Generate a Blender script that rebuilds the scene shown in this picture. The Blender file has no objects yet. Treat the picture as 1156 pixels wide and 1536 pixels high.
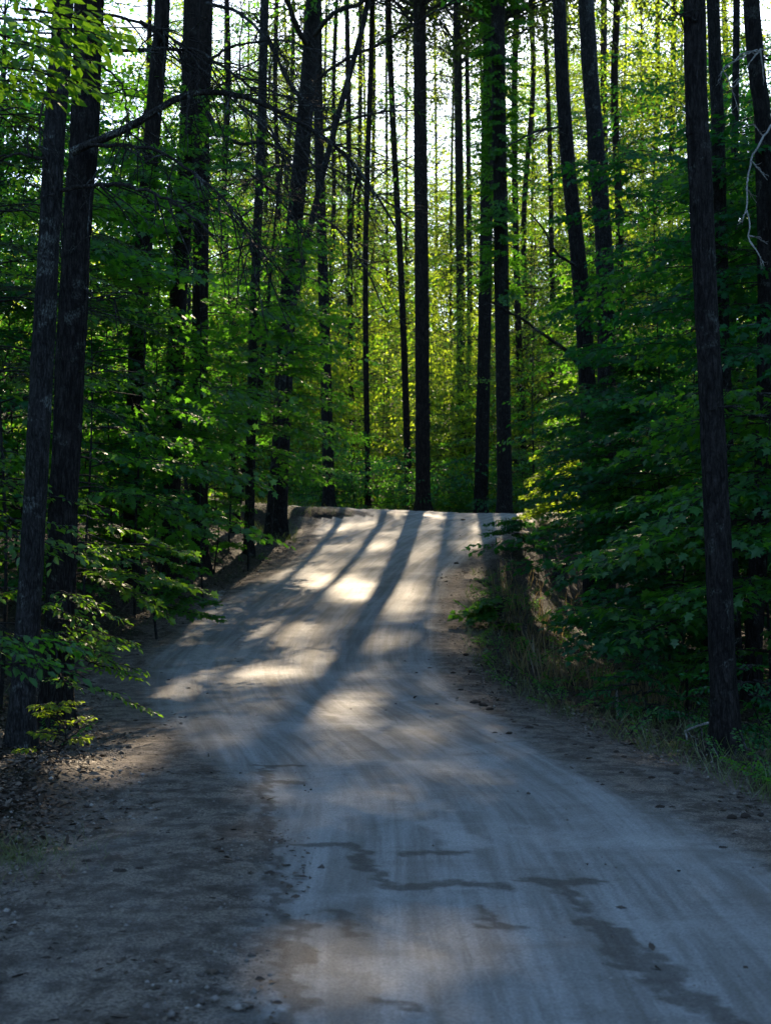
import bpy, math
import numpy as np

rng = np.random.default_rng(11)
F = 2133.0            # focal length in photo pixels (1536 px = 36 mm tall sensor, 50 mm lens)
CX, HY, EYE = 578.0, 840.0, 1.6
SUN_AZ, SUN_EL = math.radians(3.5), math.radians(28.0)
SUN = np.array([math.sin(SUN_AZ) * math.cos(SUN_EL), math.cos(SUN_AZ) * math.cos(SUN_EL), math.sin(SUN_EL)])

scene = bpy.context.scene
COL = scene.collection


def P3(px, py, D):
    return np.array([(px - CX) / F * D, D, EYE + (HY - py) / F * D])


# ------------------------------------------------------------------ noise
_ph = np.random.default_rng(5).uniform(0, 6.28, (8, 24, 2))
_dr = np.random.default_rng(6).normal(0, 1, (8, 24, 3))


def wob(p, freq=1.0, seed=0, n=14):
    """smooth pseudo-noise in about -1..1 for points (...,2 or 3)"""
    p = np.asarray(p, float)
    out = np.zeros(p.shape[:-1])
    for i in range(n):
        d = _dr[seed, i, : p.shape[-1]]
        out += np.sin((p * d).sum(-1) * freq * (0.7 + 0.09 * i) + _ph[seed, i, 0])
    return out / math.sqrt(n) * 0.8


def sm(x):
    x = np.clip(x, 0, 1)
    return x * x * (3 - 2 * x)


# ------------------------------------------------------------------ terrain
MAIN = np.array([  # x, y, z, half width left, half width right
    (0.3, -8, 0, 2.35, 2.3), (0.3, 0, 0, 2.35, 2.3), (0.3, 6, 0, 2.3, 2.25), (0.28, 9, 0, 2.25, 2.25), (0.08, 11, 0, 2.3, 2.2),
    (-0.4, 13.3, .02, 2.4, 2.25), (-0.95, 16, .1, 2.5, 2.35), (-1.25, 18.5, .21, 2.45, 2.4), (-1.2, 21.5, .5, 2.45, 2.45),
    (-0.87, 25.5, .88, 2.45, 2.35), (-0.33, 30.3, 1.36, 2.4, 2.25), (0.6, 35, 1.98, 2.9, 2.4), (1.9, 39.2, 2.66, 4.4, 2.8),
    (3.8, 42.4, 3.0, 4.6, 2.8), (7.0, 44.6, 2.72, 2.6, 2.5), (11, 45.6, 2.3, 2.4, 2.4), (18, 46, 2.0, 2.4, 2.4), (32, 46, 2.2, 2.4, 2.4)])
BRANCH = np.array([(1.4, 42.2, 3.0, 3., 3.), (-1.0, 44.0, 3.16, 2.8, 3.2), (-4.5, 45.4, 3.26, 2.4, 3.), (-9, 46.4, 3.3, 2, 2), (-18, 47, 3.2, 2, 2)])


def resample(C, step):
    """Catmull-Rom through the control rows, resampled every `step` metres"""
    pts = []
    E = np.vstack([2 * C[0] - C[1], C, 2 * C[-1] - C[-2]])
    for i in range(1, len(E) - 2):
        t = np.linspace(0, 1, 40, endpoint=False)[:, None]
        a, b, c, d = E[i - 1], E[i], E[i + 1], E[i + 2]
        pts.append(.5 * (2 * b + (c - a) * t + (2 * a - 5 * b + 4 * c - d) * t ** 2 + (3 * b - a - 3 * c + d) * t ** 3))
    pts = np.vstack(pts + [C[-1:]])
    s = np.r_[0, np.cumsum(np.linalg.norm(np.diff(pts[:, :2], axis=0), axis=1))]
    q = np.arange(0, s[-1], step)
    return np.column_stack([np.interp(q, s, pts[:, k]) for k in range(pts.shape[1])]), q


def normals2(C):
    t = np.gradient(C[:, :2], axis=0)
    t /= np.linalg.norm(t, axis=1)[:, None]
    return np.column_stack([-t[:, 1], t[:, 0]])


M_, Ms = resample(MAIN, .25)
B_, Bs = resample(BRANCH, .25)
Mn, Bn = normals2(M_), normals2(B_)
ALLC = np.vstack([M_, B_])
ALLN = np.vstack([Mn, Bn])
ISB = np.r_[np.zeros(len(M_)), np.ones(len(B_))]
BANK = ([-20, 8, 11, 14, 18, 25, 32, 35.5, 37.5, 39, 60], [.1, .12, .2, .3, .5, .8, .7, .4, .1, .0, .0])
DROP = ([-20, 9, 12, 16, 20, 25, 30, 36, 41, 44.5, 60], [.05, .06, .12, .35, .62, 1.0, 1.25, 1.25, .9, .5, .3])


def terrain(x, y):
    """height and the signed distance past the road edge (negative on the road)"""
    x, y = np.atleast_1d(np.asarray(x, float)), np.atleast_1d(np.asarray(y, float))
    sh = x.shape
    x, y = x.ravel(), y.ravel()
    Z, E = np.empty_like(x), np.empty_like(x)
    for a in range(0, len(x), 4000):
        xx, yy = x[a:a + 4000], y[a:a + 4000]
        d2 = (xx[:, None] - ALLC[None, :, 0]) ** 2 + (yy[:, None] - ALLC[None, :, 1]) ** 2
        j = d2.argmin(1)
        dm = d2[np.arange(len(xx)), j]
        w = np.exp(-(d2 - dm[:, None]) / 3.0)
        z = (w * ALLC[None, :, 2]).sum(1) / w.sum(1)
        u = (xx - ALLC[j, 0]) * ALLN[j, 0] + (yy - ALLC[j, 1]) * ALLN[j, 1]
        un = np.sign(u) * np.sqrt(dm)
        left = un > 0
        e = np.where(left, un - ALLC[j, 3], -un - ALLC[j, 4])
        yc = ALLC[j, 1]
        bank, drop = np.interp(yc, *BANK), np.interp(yc, *DROP)
        bank = np.where(ISB[j] > 0, .0, bank)
        drop = np.where(ISB[j] > 0, 0., drop)
        ep = np.clip(e, 0, None)
        z = z + np.where(left, bank * sm(ep / 2.3) + .03 * np.clip(ep - 2, 0, 30), -drop * sm(ep / 2.6) + .02 * np.clip(ep - 3, 0, 40))
        pp = np.column_stack([xx, yy])
        z = z + (.07 * wob(pp, .9, 1) + .03 * wob(pp, 3.1, 2)) * sm(ep / .8) + .012 * wob(pp, 1.3, 3)
        z = z + .15 * np.exp(-(((xx + 2.45) / .5) ** 2 + ((yy - 10.1) / .9) ** 2))
        z = z + .25 * wob(pp, .16, 4) * sm(ep / 10) + 34 * sm((np.hypot(xx, yy) - 105) / 120)
        Z[a:a + 4000], E[a:a + 4000] = z, e
    return Z.reshape(sh), E.reshape(sh)


def gz(x, y):
    return float(terrain(x, y)[0][0])


# ------------------------------------------------------------------ mesh building
class MB:
    """collects vertices and faces (quads or triangles) with material slots and a per-vertex value 'var'"""

    def __init__(s):
        s.V, s.F, s.M, s.A, s.n = [], [], [], [], 0

    def add(s, V, faces, mat=0, var=0.5):
        V = np.asarray(V, float).reshape(-1, 3)
        faces = np.asarray(faces, int)
        s.V.append(V)
        s.F.append(faces + s.n)
        s.M.append(np.full(len(faces), mat))
        s.A.append(np.broadcast_to(np.asarray(var, float), (len(V),)))
        s.n += len(V)
        return s

    def build(s, name, mats, parent=None, smooth=False, origin=None, attrs=None):
        V = np.vstack(s.V) if s.V else np.zeros((0, 3))
        if parent is not None and origin is None:
            q, o = parent, np.zeros(3)
            while q is not None:
                o = o + np.array(q.location)
                q = q.parent
            origin = o
        if origin is not None:
            V = V - np.asarray(origin)
        me = bpy.data.meshes.new(name)
        me.vertices.add(len(V))
        me.vertices.foreach_set('co', V.astype(np.float32).ravel())
        loops = np.concatenate([f.ravel() for f in s.F])
        sizes = np.concatenate([np.full(len(f), f.shape[1]) for f in s.F])
        me.loops.add(len(loops))
        me.loops.foreach_set('vertex_index', loops.astype(np.int32))
        me.polygons.add(len(sizes))
        me.polygons.foreach_set('loop_start', np.r_[0, np.cumsum(sizes)[:-1]].astype(np.int32))
        me.polygons.foreach_set('material_index', np.concatenate(s.M).astype(np.int32))
        if smooth:
            me.polygons.foreach_set('use_smooth', np.ones(len(sizes), bool))
        a = me.attributes.new('var', 'FLOAT', 'POINT')
        a.data.foreach_set('value', np.concatenate(s.A).astype(np.float32))
        for k, v in (attrs or {}).items():
            a = me.attributes.new(k, 'FLOAT', 'POINT')
            a.data.foreach_set('value', np.asarray(v, np.float32))
        me.update(calc_edges=True)
        for m in mats:
            me.materials.append(m)
        o = bpy.data.objects.new(name, me)
        COL.objects.link(o)
        if parent is not None:
            o.parent = parent
        elif origin is not None:
            o.location = origin
        return o


def tag(o, label=None, cat=None, group=None, kind=None):
    for k, v in (('label', label), ('category', cat), ('group', group), ('kind', kind)):
        if v:
            o[k] = v
    return o


def thing(name, loc, label, cat, group=None):
    o = bpy.data.objects.new(name, None)
    o.empty_display_size = .2
    o.location = [float(c) for c in loc]
    COL.objects.link(o)
    return tag(o, label, cat, group)


def frames(P):
    T = np.gradient(P, axis=-2)
    T = T / (np.linalg.norm(T, axis=-1, keepdims=True) + 1e-9)
    ref = np.where(np.abs(T[..., :1, 2:3]) > .8, np.array([1., 0, 0]), np.array([0, 0, 1.]))
    A = np.cross(T, np.broadcast_to(ref, T.shape))
    A /= np.linalg.norm(A, axis=-1, keepdims=True) + 1e-9
    return T, A, np.cross(T, A)


def tubes(mb, P, R, k, mat=0, var=.5):
    """P (m,n,3) centre lines, R (m,n) radii"""
    P, R = np.asarray(P, float), np.asarray(R, float)
    if P.ndim == 2:
        P, R = P[None], R[None]
    m, n = R.shape
    if m == 0:
        return
    _, A, B = frames(P)
    th = np.arange(k) / k * 2 * math.pi
    V = P[:, :, None] + R[:, :, None, None] * (np.cos(th)[:, None] * A[:, :, None] + np.sin(th)[:, None] * B[:, :, None])
    base = np.arange(m)[:, None, None] * (n * k) + np.arange(n - 1)[None, :, None] * k + np.arange(k)[None, None, :]
    nxt = np.arange(m)[:, None, None] * (n * k) + np.arange(n - 1)[None, :, None] * k + (np.arange(k)[None, None, :] + 1) % k
    Fq = np.stack([base, nxt, nxt + k, base + k], -1).reshape(-1, 4)
    mb.add(V.reshape(-1, 3), Fq, mat, var if np.ndim(var) == 0 else np.repeat(var, n * k))


def smooth_path(pts, n):
    pts = np.asarray(pts, float)
    t = np.r_[0, np.cumsum(np.linalg.norm(np.diff(pts, axis=0), axis=1))]
    E = np.vstack([2 * pts[0] - pts[1], pts, 2 * pts[-1] - pts[-2]])
    out = []
    for q in np.linspace(0, t[-1], n):
        i = min(max(np.searchsorted(t, q, side='right') - 1, 0), len(pts) - 2)
        f = (q - t[i]) / max(t[i + 1] - t[i], 1e-9)
        a, b, c, d = E[i], E[i + 1], E[i + 2], E[i + 3]
        out.append(.5 * (2 * b + (c - a) * f + (2 * a - 5 * b + 4 * c - d) * f ** 2 + (3 * b - a - 3 * c + d) * f ** 3))
    return np.array(out)


# ------------------------------------------------------------------ materials
class NT:
    def __init__(s, name):
        s.m = bpy.data.materials.new(name)
        s.m.use_nodes = True
        s.t = s.m.node_tree
        s.t.nodes.clear()
        s.out = s.n('ShaderNodeOutputMaterial')

    def n(s, typ, **kw):
        nd = s.t.nodes.new(typ)
        for k, v in kw.items():
            setattr(nd, k, v)
        return nd

    def put(s, sock, v):
        if hasattr(v, 'links'):
            s.t.links.new(v, sock)
        elif v is not None:
            sock.default_value = (*v, 1.0) if isinstance(v, tuple) and len(v) == 3 and sock.type == 'RGBA' else v

    def noise(s, vec, scale, detail=4, rough=.55, dist=0.):
        nd = s.n('ShaderNodeTexNoise')
        s.put(nd.inputs['Vector'], vec)
        nd.inputs['Scale'].default_value = scale
        nd.inputs['Detail'].default_value = detail
        nd.inputs['Roughness'].default_value = rough
        nd.inputs['Distortion'].default_value = dist
        return nd.outputs['Fac']

    def voro(s, vec, scale, feature='F1', out='Distance'):
        nd = s.n('ShaderNodeTexVoronoi', feature=feature)
        s.put(nd.inputs['Vector'], vec)
        nd.inputs['Scale'].default_value = scale
        return nd.outputs[out]

    def math(s, op, a, b=None, c=None, clamp=False):
        nd = s.n('ShaderNodeMath', operation=op, use_clamp=clamp)
        s.put(nd.inputs[0], a)
        s.put(nd.inputs[1], b)
        s.put(nd.inputs[2], c)
        return nd.outputs[0]

    def ramp(s, f, lo, hi, a=0., b=1.):
        nd = s.n('ShaderNodeMapRange', interpolation_type='SMOOTHSTEP')
        s.put(nd.inputs['Value'], f)
        nd.inputs['From Min'].default_value = lo
        nd.inputs['From Max'].default_value = hi
        nd.inputs['To Min'].default_value = a
        nd.inputs['To Max'].default_value = b
        return nd.outputs['Result']

    def mix(s, f, a, b, mode='MIX'):
        nd = s.n('ShaderNodeMix', data_type='RGBA', blend_type=mode)
        s.put(nd.inputs[0], f)
        s.put(nd.inputs[6], a)
        s.put(nd.inputs[7], b)
        return nd.outputs[2]

    def attr(s, name):
        return s.n('ShaderNodeAttribute', attribute_name=name).outputs['Fac']

    def pos(s):
        return s.n('ShaderNodeTexCoord').outputs['Object']

    def mapv(s, v, sc):
        nd = s.n('ShaderNodeMapping')
        s.put(nd.inputs['Vector'], v)
        nd.inputs['Scale'].default_value = sc
        return nd.outputs[0]

    def comb(s, x, y, z=0.):
        nd = s.n('ShaderNodeCombineXYZ')
        s.put(nd.inputs[0], x)
        s.put(nd.inputs[1], y)
        s.put(nd.inputs[2], z)
        return nd.outputs[0]

    def bump(s, h, strength, dist):
        nd = s.n('ShaderNodeBump')
        s.put(nd.inputs['Height'], h)
        nd.inputs['Strength'].default_value = strength
        nd.inputs['Distance'].default_value = dist
        return nd.outputs[0]

    def bsdf(s, col, rough=.8, spec=.3, normal=None):
        nd = s.n('ShaderNodeBsdfPrincipled')
        s.put(nd.inputs['Base Color'], col)
        s.put(nd.inputs['Roughness'], rough)
        s.put(nd.inputs['Specular IOR Level'], spec)
        if normal is not None:
            s.put(nd.inputs['Normal'], normal)
        s.t.links.new(nd.outputs[0], s.out.inputs[0])
        return nd


def leaf_mat(name, dark, light, trans, tw=.5, gloss=.06):
    t = NT(name)
    v = t.attr('var')
    c = t.mix(v, dark, light)
    ct = t.mix(v, tuple(x * .75 for x in trans), trans)
    d = t.n('ShaderNodeBsdfDiffuse')
    t.put(d.inputs[0], c)
    tr = t.n('ShaderNodeBsdfTranslucent')
    t.put(tr.inputs[0], ct)
    mx = t.n('ShaderNodeMixShader')
    mx.inputs[0].default_value = tw
    t.t.links.new(d.outputs[0], mx.inputs[1])
    t.t.links.new(tr.outputs[0], mx.inputs[2])
    g = t.n('ShaderNodeBsdfGlossy')
    g.inputs['Roughness'].default_value = .42
    g.inputs[0].default_value = (1, 1, 1, 1)
    m2 = t.n('ShaderNodeMixShader')
    m2.inputs[0].default_value = gloss
    t.t.links.new(mx.outputs[0], m2.inputs[1])
    t.t.links.new(g.outputs[0], m2.inputs[2])
    t.t.links.new(m2.outputs[0], t.out.inputs[0])
    return t.m


def bark_mat(name, c0, c1, lich, sc=1., lich_amt=.58):
    t = NT(name)
    p = t.pos()
    st = t.mapv(p, (sc, sc, sc * .24))
    f = t.noise(st, 26, 6, .65, .6)
    g = t.noise(p, 3.2, 4)
    fine = t.noise(t.mapv(p, (1, 1, .5)), 90, 3)
    c = t.mix(t.ramp(f, .35, .68), c0, c1)
    c = t.mix(t.ramp(g, .3, .75, 0, .45), c, tuple(x * .6 for x in c0))
    patch = t.math('MULTIPLY', t.ramp(t.noise(p, 4.5, 5, .6, .4), lich_amt, lich_amt + .07), t.ramp(fine, .35, .65))
    c = t.mix(patch, c, lich)
    ve = t.voro(t.mapv(t.mix(.12, p, t.n('ShaderNodeTexNoise').outputs['Color']), (sc, sc, sc * .22)), 30, 'DISTANCE_TO_EDGE')
    crack = t.math('MAXIMUM', t.ramp(ve, .0, .2, .55, 1.), t.ramp(g, .4, .6))
    c = t.mix(1., c, t.comb(crack, crack, crack), 'MULTIPLY')
    fv = t.ramp(fine, .3, .7, .65, 1.35)
    c = t.mix(1., c, t.comb(fv, fv, fv), 'MULTIPLY')
    h = t.math('ADD', t.math('ADD', f, t.math('MULTIPLY', crack, .8)), t.math('MULTIPLY', fine, .3))
    t.bsdf(c, .9, .15, t.bump(h, .9, .03))
    return t.m


M_bark = bark_mat('rough_bark', (.008, .007, .0065), (.036, .032, .03), (.06, .066, .058))
M_bark_pine = bark_mat('pine_bark', (.009, .007, .006), (.04, .032, .027), (.05, .05, .042), .8, .64)
M_bark_grey = bark_mat('grey_bark', (.013, .0125, .012), (.048, .047, .046), (.1, .11, .1), 1.4, .55)
M_twig = bark_mat('dead_twig_bark', (.022, .02, .018), (.07, .066, .06), (.15, .165, .15), 2., .55)
M_pale = bark_mat('weathered_wood', (.32, .31, .29), (.6, .58, .54), (.45, .45, .4), 2., .7)
M_leaf = leaf_mat('broad_leaf', (.012, .08, .014), (.03, .13, .02), (.14, .42, .018), .52, .03)
M_leaf_b = leaf_mat('beech_leaf', (.018, .09, .01), (.045, .14, .016), (.22, .46, .016), .56, .035)
M_leaf_d = leaf_mat('shade_leaf', (.006, .066, .022), (.016, .112, .034), (.04, .22, .016), .42, .02)  # darker, bluer leaf copy for shaded foliage; shade put into the colour
M_leaf_y = leaf_mat('sunlit_leaf', (.035, .11, .012), (.07, .16, .016), (.42, .58, .03), .68, .02)  # bright yellow-green leaf copy; backlit glow put into the colour
M_needle = leaf_mat('needle', (.01, .035, .01), (.025, .065, .014), (.08, .14, .012), .4, .03)
M_grass = leaf_mat('grass_blade', (.03, .07, .015), (.09, .12, .03), (.16, .22, .03), .4)
M_straw = leaf_mat('dry_grass', (.07, .055, .025), (.2, .16, .07), (.3, .22, .09), .4, .03)


def litter_leaf():
    t = NT('fallen_leaf')
    v = t.attr('var')
    c = t.mix(v, (.03, .02, .013), (.16, .12, .09))
    t.bsdf(c, .75, .3)
    return t.m


M_litter = litter_leaf()


def ground_material():
    t = NT('forest_floor')
    p = t.pos()
    e = t.attr('edge')
    big = t.noise(p, .9, 5)
    med = t.noise(p, 7, 6, .65)
    fine = t.noise(p, 60, 4, .7)
    lv = t.n('ShaderNodeTexVoronoi', feature='F1')
    t.put(lv.inputs['Vector'], p)
    lv.inputs['Scale'].default_value = 16
    sep = t.n('ShaderNodeSeparateColor')
    t.t.links.new(lv.outputs['Color'], sep.inputs[0])
    litter = t.mix(sep.outputs[0], (.013, .0095, .007), (.048, .035, .025))
    litter = t.mix(t.ramp(med, .3, .7), litter, (.03, .022, .016))
    litter = t.mix(t.ramp(big, .45, .65, 0, .6), litter, (.02, .028, .012))
    grav = t.mix(fine, (.075, .058, .045), (.19, .155, .125))
    grav = t.mix(t.ramp(med, .42, .7, 0, .7), grav, (.06, .045, .034))
    ee = t.math('ADD', e, t.math('MULTIPLY', t.math('SUBTRACT', t.noise(p, 2.2, 5, .65), .5), 1.3))
    c = t.mix(t.ramp(ee, -.15, .35), grav, litter)
    h = t.math('ADD', t.math('MULTIPLY', med, .5), t.math('ADD', t.math('MULTIPLY', fine, .25), t.math('MULTIPLY', lv.outputs[0], .5)))
    t.bsdf(c, .92, .2, t.bump(h, .8, .05))
    return t.m


def road_material():
    t = NT('packed_dirt')
    p = t.pos()
    u, s, e, damp, pale, loose = (t.attr(k) for k in ('u', 's', 'edge', 'damp', 'pale', 'loose'))
    su = t.comb(t.math('MULTIPLY', u, 3.4), t.math('MULTIPLY', s, .16))
    streak = t.noise(su, 1.6, 5, .62, .3)
    fstreak = t.noise(t.comb(t.math('MULTIPLY', u, 22), t.math('MULTIPLY', s, .5)), 1.0, 3, .6)
    cross = t.noise(t.comb(t.math('MULTIPLY', u, .8), t.math('MULTIPLY', s, 3.0)), 1.2, 5, .65, .5)
    big = t.noise(p, .7, 5, .6)
    med = t.noise(p, 5, 6, .65, .3)
    fine = t.noise(p, 75, 4, .75)
    grit = t.noise(p, 260, 2, .7)
    c = t.mix(t.ramp(streak, .32, .68), (.165, .156, .144), (.31, .308, .303))
    c = t.mix(t.ramp(fstreak, .5, .75, 0, .3), c, (.115, .106, .097))
    c = t.mix(t.ramp(cross, .52, .72, 0, .4), c, (.12, .108, .096))
    c = t.mix(t.ramp(big, .5, .68, 0, .55), c, (.37, .367, .362))
    c = t.mix(t.ramp(med, .5, .75, 0, .35), c, (.105, .095, .085))
    # loose brown gravel and needles towards the edges
    au = t.math('ADD', loose, t.math('MULTIPLY', t.math('SUBTRACT', t.noise(t.comb(t.math('MULTIPLY', u, 1.5), t.math('MULTIPLY', s, .7)), 1.3, 5, .6), .5), .9))
    edgec = t.mix(t.ramp(fine, .35, .65), (.085, .068, .053), (.245, .2, .16))
    edgec = t.mix(t.ramp(med, .4, .62, 0, .85), edgec, (.045, .034, .026))
    lo = t.ramp(t.math('ADD', au, t.math('MULTIPLY', t.math('SUBTRACT', t.noise(p, 9, 5, .7), .5), .8)), .0, 1.05)
    c = t.mix(t.math('MULTIPLY', lo, .9), c, edgec)
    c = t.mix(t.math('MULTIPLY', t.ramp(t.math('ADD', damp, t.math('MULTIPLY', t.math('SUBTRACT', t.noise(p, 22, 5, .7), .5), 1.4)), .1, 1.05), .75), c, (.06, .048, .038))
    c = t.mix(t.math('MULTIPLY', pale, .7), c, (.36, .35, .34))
    pv = t.n('ShaderNodeTexVoronoi', feature='F1')
    t.put(pv.inputs['Vector'], p)
    pv.inputs['Scale'].default_value = 95
    sp = t.n('ShaderNodeSeparateColor')
    t.t.links.new(pv.outputs['Color'], sp.inputs[0])
    peb = t.mix(t.math('MULTIPLY', t.math('MULTIPLY', t.math('ADD', .2, t.math('MULTIPLY', lo, .4)), t.ramp(med, .35, .65, .1, 1.)), t.ramp(pv.outputs[0], .55, .25)), (1, 1, 1), t.mix(sp.outputs[0], (.35, .33, .31), (1.5, 1.45, 1.4)))
    c = t.mix(1., c, peb, 'MULTIPLY')
    fg = t.ramp(fine, .3, .7, .72, 1.25)
    c = t.mix(1., c, t.comb(fg, fg, fg), 'MULTIPLY')
    cl = t.ramp(t.noise(t.comb(t.math('MULTIPLY', u, 1.), t.math('MULTIPLY', s, .6)), 5, 6, .75, .4), .5, .62)
    c = t.mix(t.math('MULTIPLY', t.math('MULTIPLY', cl, lo), .6), c, (.04, .03, .023))
    # loose grit
    gr = t.ramp(grit, .62, .72)
    gr2 = t.ramp(t.noise(p, 38, 3, .8), .63, .7)
    spk = t.math('MAXIMUM', t.math('MULTIPLY', gr, .5), t.math('MULTIPLY', gr2, t.math('ADD', .1, t.math('MULTIPLY', lo, .75))))
    c = t.mix(spk, c, (.045, .037, .032))
    c = t.mix(t.ramp(t.noise(p, 190, 2), .68, .74, 0, .6), c, (.36, .34, .32))
    h = t.math('ADD', t.math('MULTIPLY', fine, .55), t.math('ADD', t.math('MULTIPLY', cross, .55), t.math('ADD', t.math('MULTIPLY', med, .6), t.math('MULTIPLY', fstreak, .25))))
    rough = t.math('ADD', t.ramp(big, .35, .7, .78, .68), t.math('MULTIPLY', lo, .25))
    t.bsdf(c, rough, .18, t.bump(h, .75, .045))
    return t.m


M_ground, M_road = ground_material(), road_material()


def simple(name, a, b, scale, rough=.9):
    t = NT(name)
    p = t.pos()
    f = t.noise(p, scale, 5, .65)
    t.bsdf(t.mix(t.ramp(f, .3, .7), a, b), rough, .2, t.bump(f, .6, .01))
    return t.m


M_clod = simple('dark_clod', (.022, .017, .013), (.06, .045, .035), 60)
M_stone = None


def stone_material():
    t = NT('loose_stone')
    v = t.attr('var')
    t.bsdf(t.mix(v, (.06, .048, .04), (.3, .27, .24)), .85, .3)
    return t.m


M_stone = stone_material()

# ------------------------------------------------------------------ the ground and the road
def axis(lo, hi, step, grow, far):
    a = list(np.arange(lo, hi + 1e-6, step))
    d = step
    while a[-1] < far[1]:
        d *= grow
        a.append(a[-1] + d)
    d = step
    while a[0] > far[0]:
        d *= grow
        a.insert(0, a[0] - d)
    return np.array(a)


def grid_faces(nx, ny):
    i = np.arange(ny - 1)[:, None] * nx + np.arange(nx - 1)[None, :]
    return np.stack([i, i + 1, i + 1 + nx, i + nx], -1).reshape(-1, 4)


gx = axis(-9, 10, .14, 1.09, (-700, 700))
gy = axis(3, 50, .16, 1.09, (-300, 900))
GX, GY = np.meshgrid(gx, gy)
GZ, GE = terrain(GX, GY)
GZv = GZ - .09 * sm((-GE - .12) / .2)
mb = MB().add(np.column_stack([GX.ravel(), GY.ravel(), GZv.ravel()]), grid_faces(len(gx), len(gy)))
g = mb.build('ground', [M_ground], smooth=True, attrs={'edge': GE.ravel()})
tag(g, kind='structure')

# stains on the road: brown damp streaks, given where they lie
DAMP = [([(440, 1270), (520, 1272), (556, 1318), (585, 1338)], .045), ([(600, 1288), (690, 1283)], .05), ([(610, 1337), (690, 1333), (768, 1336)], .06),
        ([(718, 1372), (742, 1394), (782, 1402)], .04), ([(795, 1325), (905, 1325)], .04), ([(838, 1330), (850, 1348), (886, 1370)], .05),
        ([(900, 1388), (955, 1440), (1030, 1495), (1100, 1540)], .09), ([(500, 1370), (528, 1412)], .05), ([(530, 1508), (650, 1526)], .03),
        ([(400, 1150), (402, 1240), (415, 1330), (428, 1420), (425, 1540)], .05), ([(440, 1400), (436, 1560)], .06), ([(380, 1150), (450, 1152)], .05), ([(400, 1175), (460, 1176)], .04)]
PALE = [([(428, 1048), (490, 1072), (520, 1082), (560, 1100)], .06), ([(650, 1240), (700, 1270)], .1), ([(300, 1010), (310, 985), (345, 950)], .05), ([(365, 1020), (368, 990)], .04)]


def flat_pt(px, py):
    D = EYE * F / (py - HY)
    for _ in range(6):
        z = gz((px - CX) / F * D, D)
        D = (EYE - z) * F / (py - HY)
    return np.array([(px - CX) / F * D, D])


def mask_lines(X, Y, lines, seed):
    p = np.column_stack([X, Y])
    out = np.zeros(len(p))
    pj = p + .05 * np.column_stack([wob(p, 9, seed), wob(p, 9, seed + 1)]) + .03 * np.column_stack([wob(p, 30, seed), wob(p, 30, seed + 1)])
    for pts, r in lines:
        Q = np.array([flat_pt(*q) for q in pts])
        near = (pj[:, 1] > Q[:, 1].min() - 1) & (pj[:, 1] < Q[:, 1].max() + 1)
        d = np.full(len(p), 9.)
        for a, b in zip(Q[:-1], Q[1:]):
            ab = b - a
            t = np.clip(((pj - a) @ ab) / (ab @ ab), 0, 1)
            dd = np.linalg.norm((pj - a - t[:, None] * ab) * np.array([1., .75]), axis=1)
            d = np.minimum(d, np.where(near, dd, 9))
        out = np.maximum(out, sm((r * 1.5 - d) / (r * .9)))
    return out


def road_strip(C, hwl, hwr, step_u, zoff, uoff):
    N = normals2(C)
    us = np.linspace(-1, 1, int(5.2 / step_u))
    W = np.where(us[None, :] > 0, (hwl[:, None] + .3) * us[None, :], (hwr[:, None] + .3) * us[None, :])
    X = C[:, 0:1] + N[:, 0:1] * W
    Y = C[:, 1:2] + N[:, 1:2] * W
    Z, E = terrain(X, Y)
    pn = np.stack([X, Y], -1)
    en = E + .14 * wob(pn, 2.2, 5) + .06 * wob(pn, 7, 6)
    Z = Z + zoff + .02 * sm(-en / .5) - .09 * sm((en + .02) / .22)
    Z = Z - .012 * np.exp(-((np.abs(W - .1) - .8) / .25) ** 2)
    Z = Z + .006 * wob(pn, 6, 7) + .03 * wob(pn, 2.0, 1) * sm((Y - 34) / 6)
    return X, Y, Z, W, E


Cn, Sn = resample(MAIN, .05)
keep = (Cn[:, 1] > 2)
near = keep & (Cn[:, 1] < 22)
fi = np.where(near)[0]
fj = np.where(keep & (Cn[:, 1] >= 22))[0][::3]
idx = np.r_[fi, fj]
X, Y, Z, W, E = road_strip(Cn[idx], Cn[idx, 3], Cn[idx, 4], .04, 0., 0)
S = np.broadcast_to(Sn[idx][:, None], X.shape)
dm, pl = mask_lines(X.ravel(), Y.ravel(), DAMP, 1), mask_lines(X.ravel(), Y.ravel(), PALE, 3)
X2, Y2, Z2, W2, E2 = road_strip(B_, B_[:, 3], B_[:, 4], .1, -.012, 0)
loose = np.maximum(sm((np.interp(Y, [3, 5, 8, 10, 13, 16, 19, 24, 30, 45], [-.4, -.45, -.6, -.95, -1.95, -2.7, -3.1, -3.0, -2.5, -20]) - X) / .5 + .5),
                   sm((X - np.interp(Y, [3, 5, 9, 11, 13, 16, 20, 25, 30, 36, 40], [2.4, 2.2, 1.7, 1.4, 1.15, .8, .75, 1.05, 1.5, 3., 9])) / .5 + .5))
loose = np.maximum(loose, sm((E + .75) / .5))
S2 = np.broadcast_to(Bs[:, None], X2.shape) + 300
mb = MB()
mb.add(np.column_stack([X.ravel(), Y.ravel(), Z.ravel()]), grid_faces(X.shape[1], X.shape[0]))
mb.add(np.column_stack([X2.ravel(), Y2.ravel(), Z2.ravel()]), grid_faces(X2.shape[1], X2.shape[0]))
cat = lambda a, b: np.r_[a.ravel(), b.ravel()]
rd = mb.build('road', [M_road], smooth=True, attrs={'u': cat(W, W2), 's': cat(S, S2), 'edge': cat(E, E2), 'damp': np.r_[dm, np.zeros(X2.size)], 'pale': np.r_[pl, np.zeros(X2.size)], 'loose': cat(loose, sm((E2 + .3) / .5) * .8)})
tag(rd, kind='structure')

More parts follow.
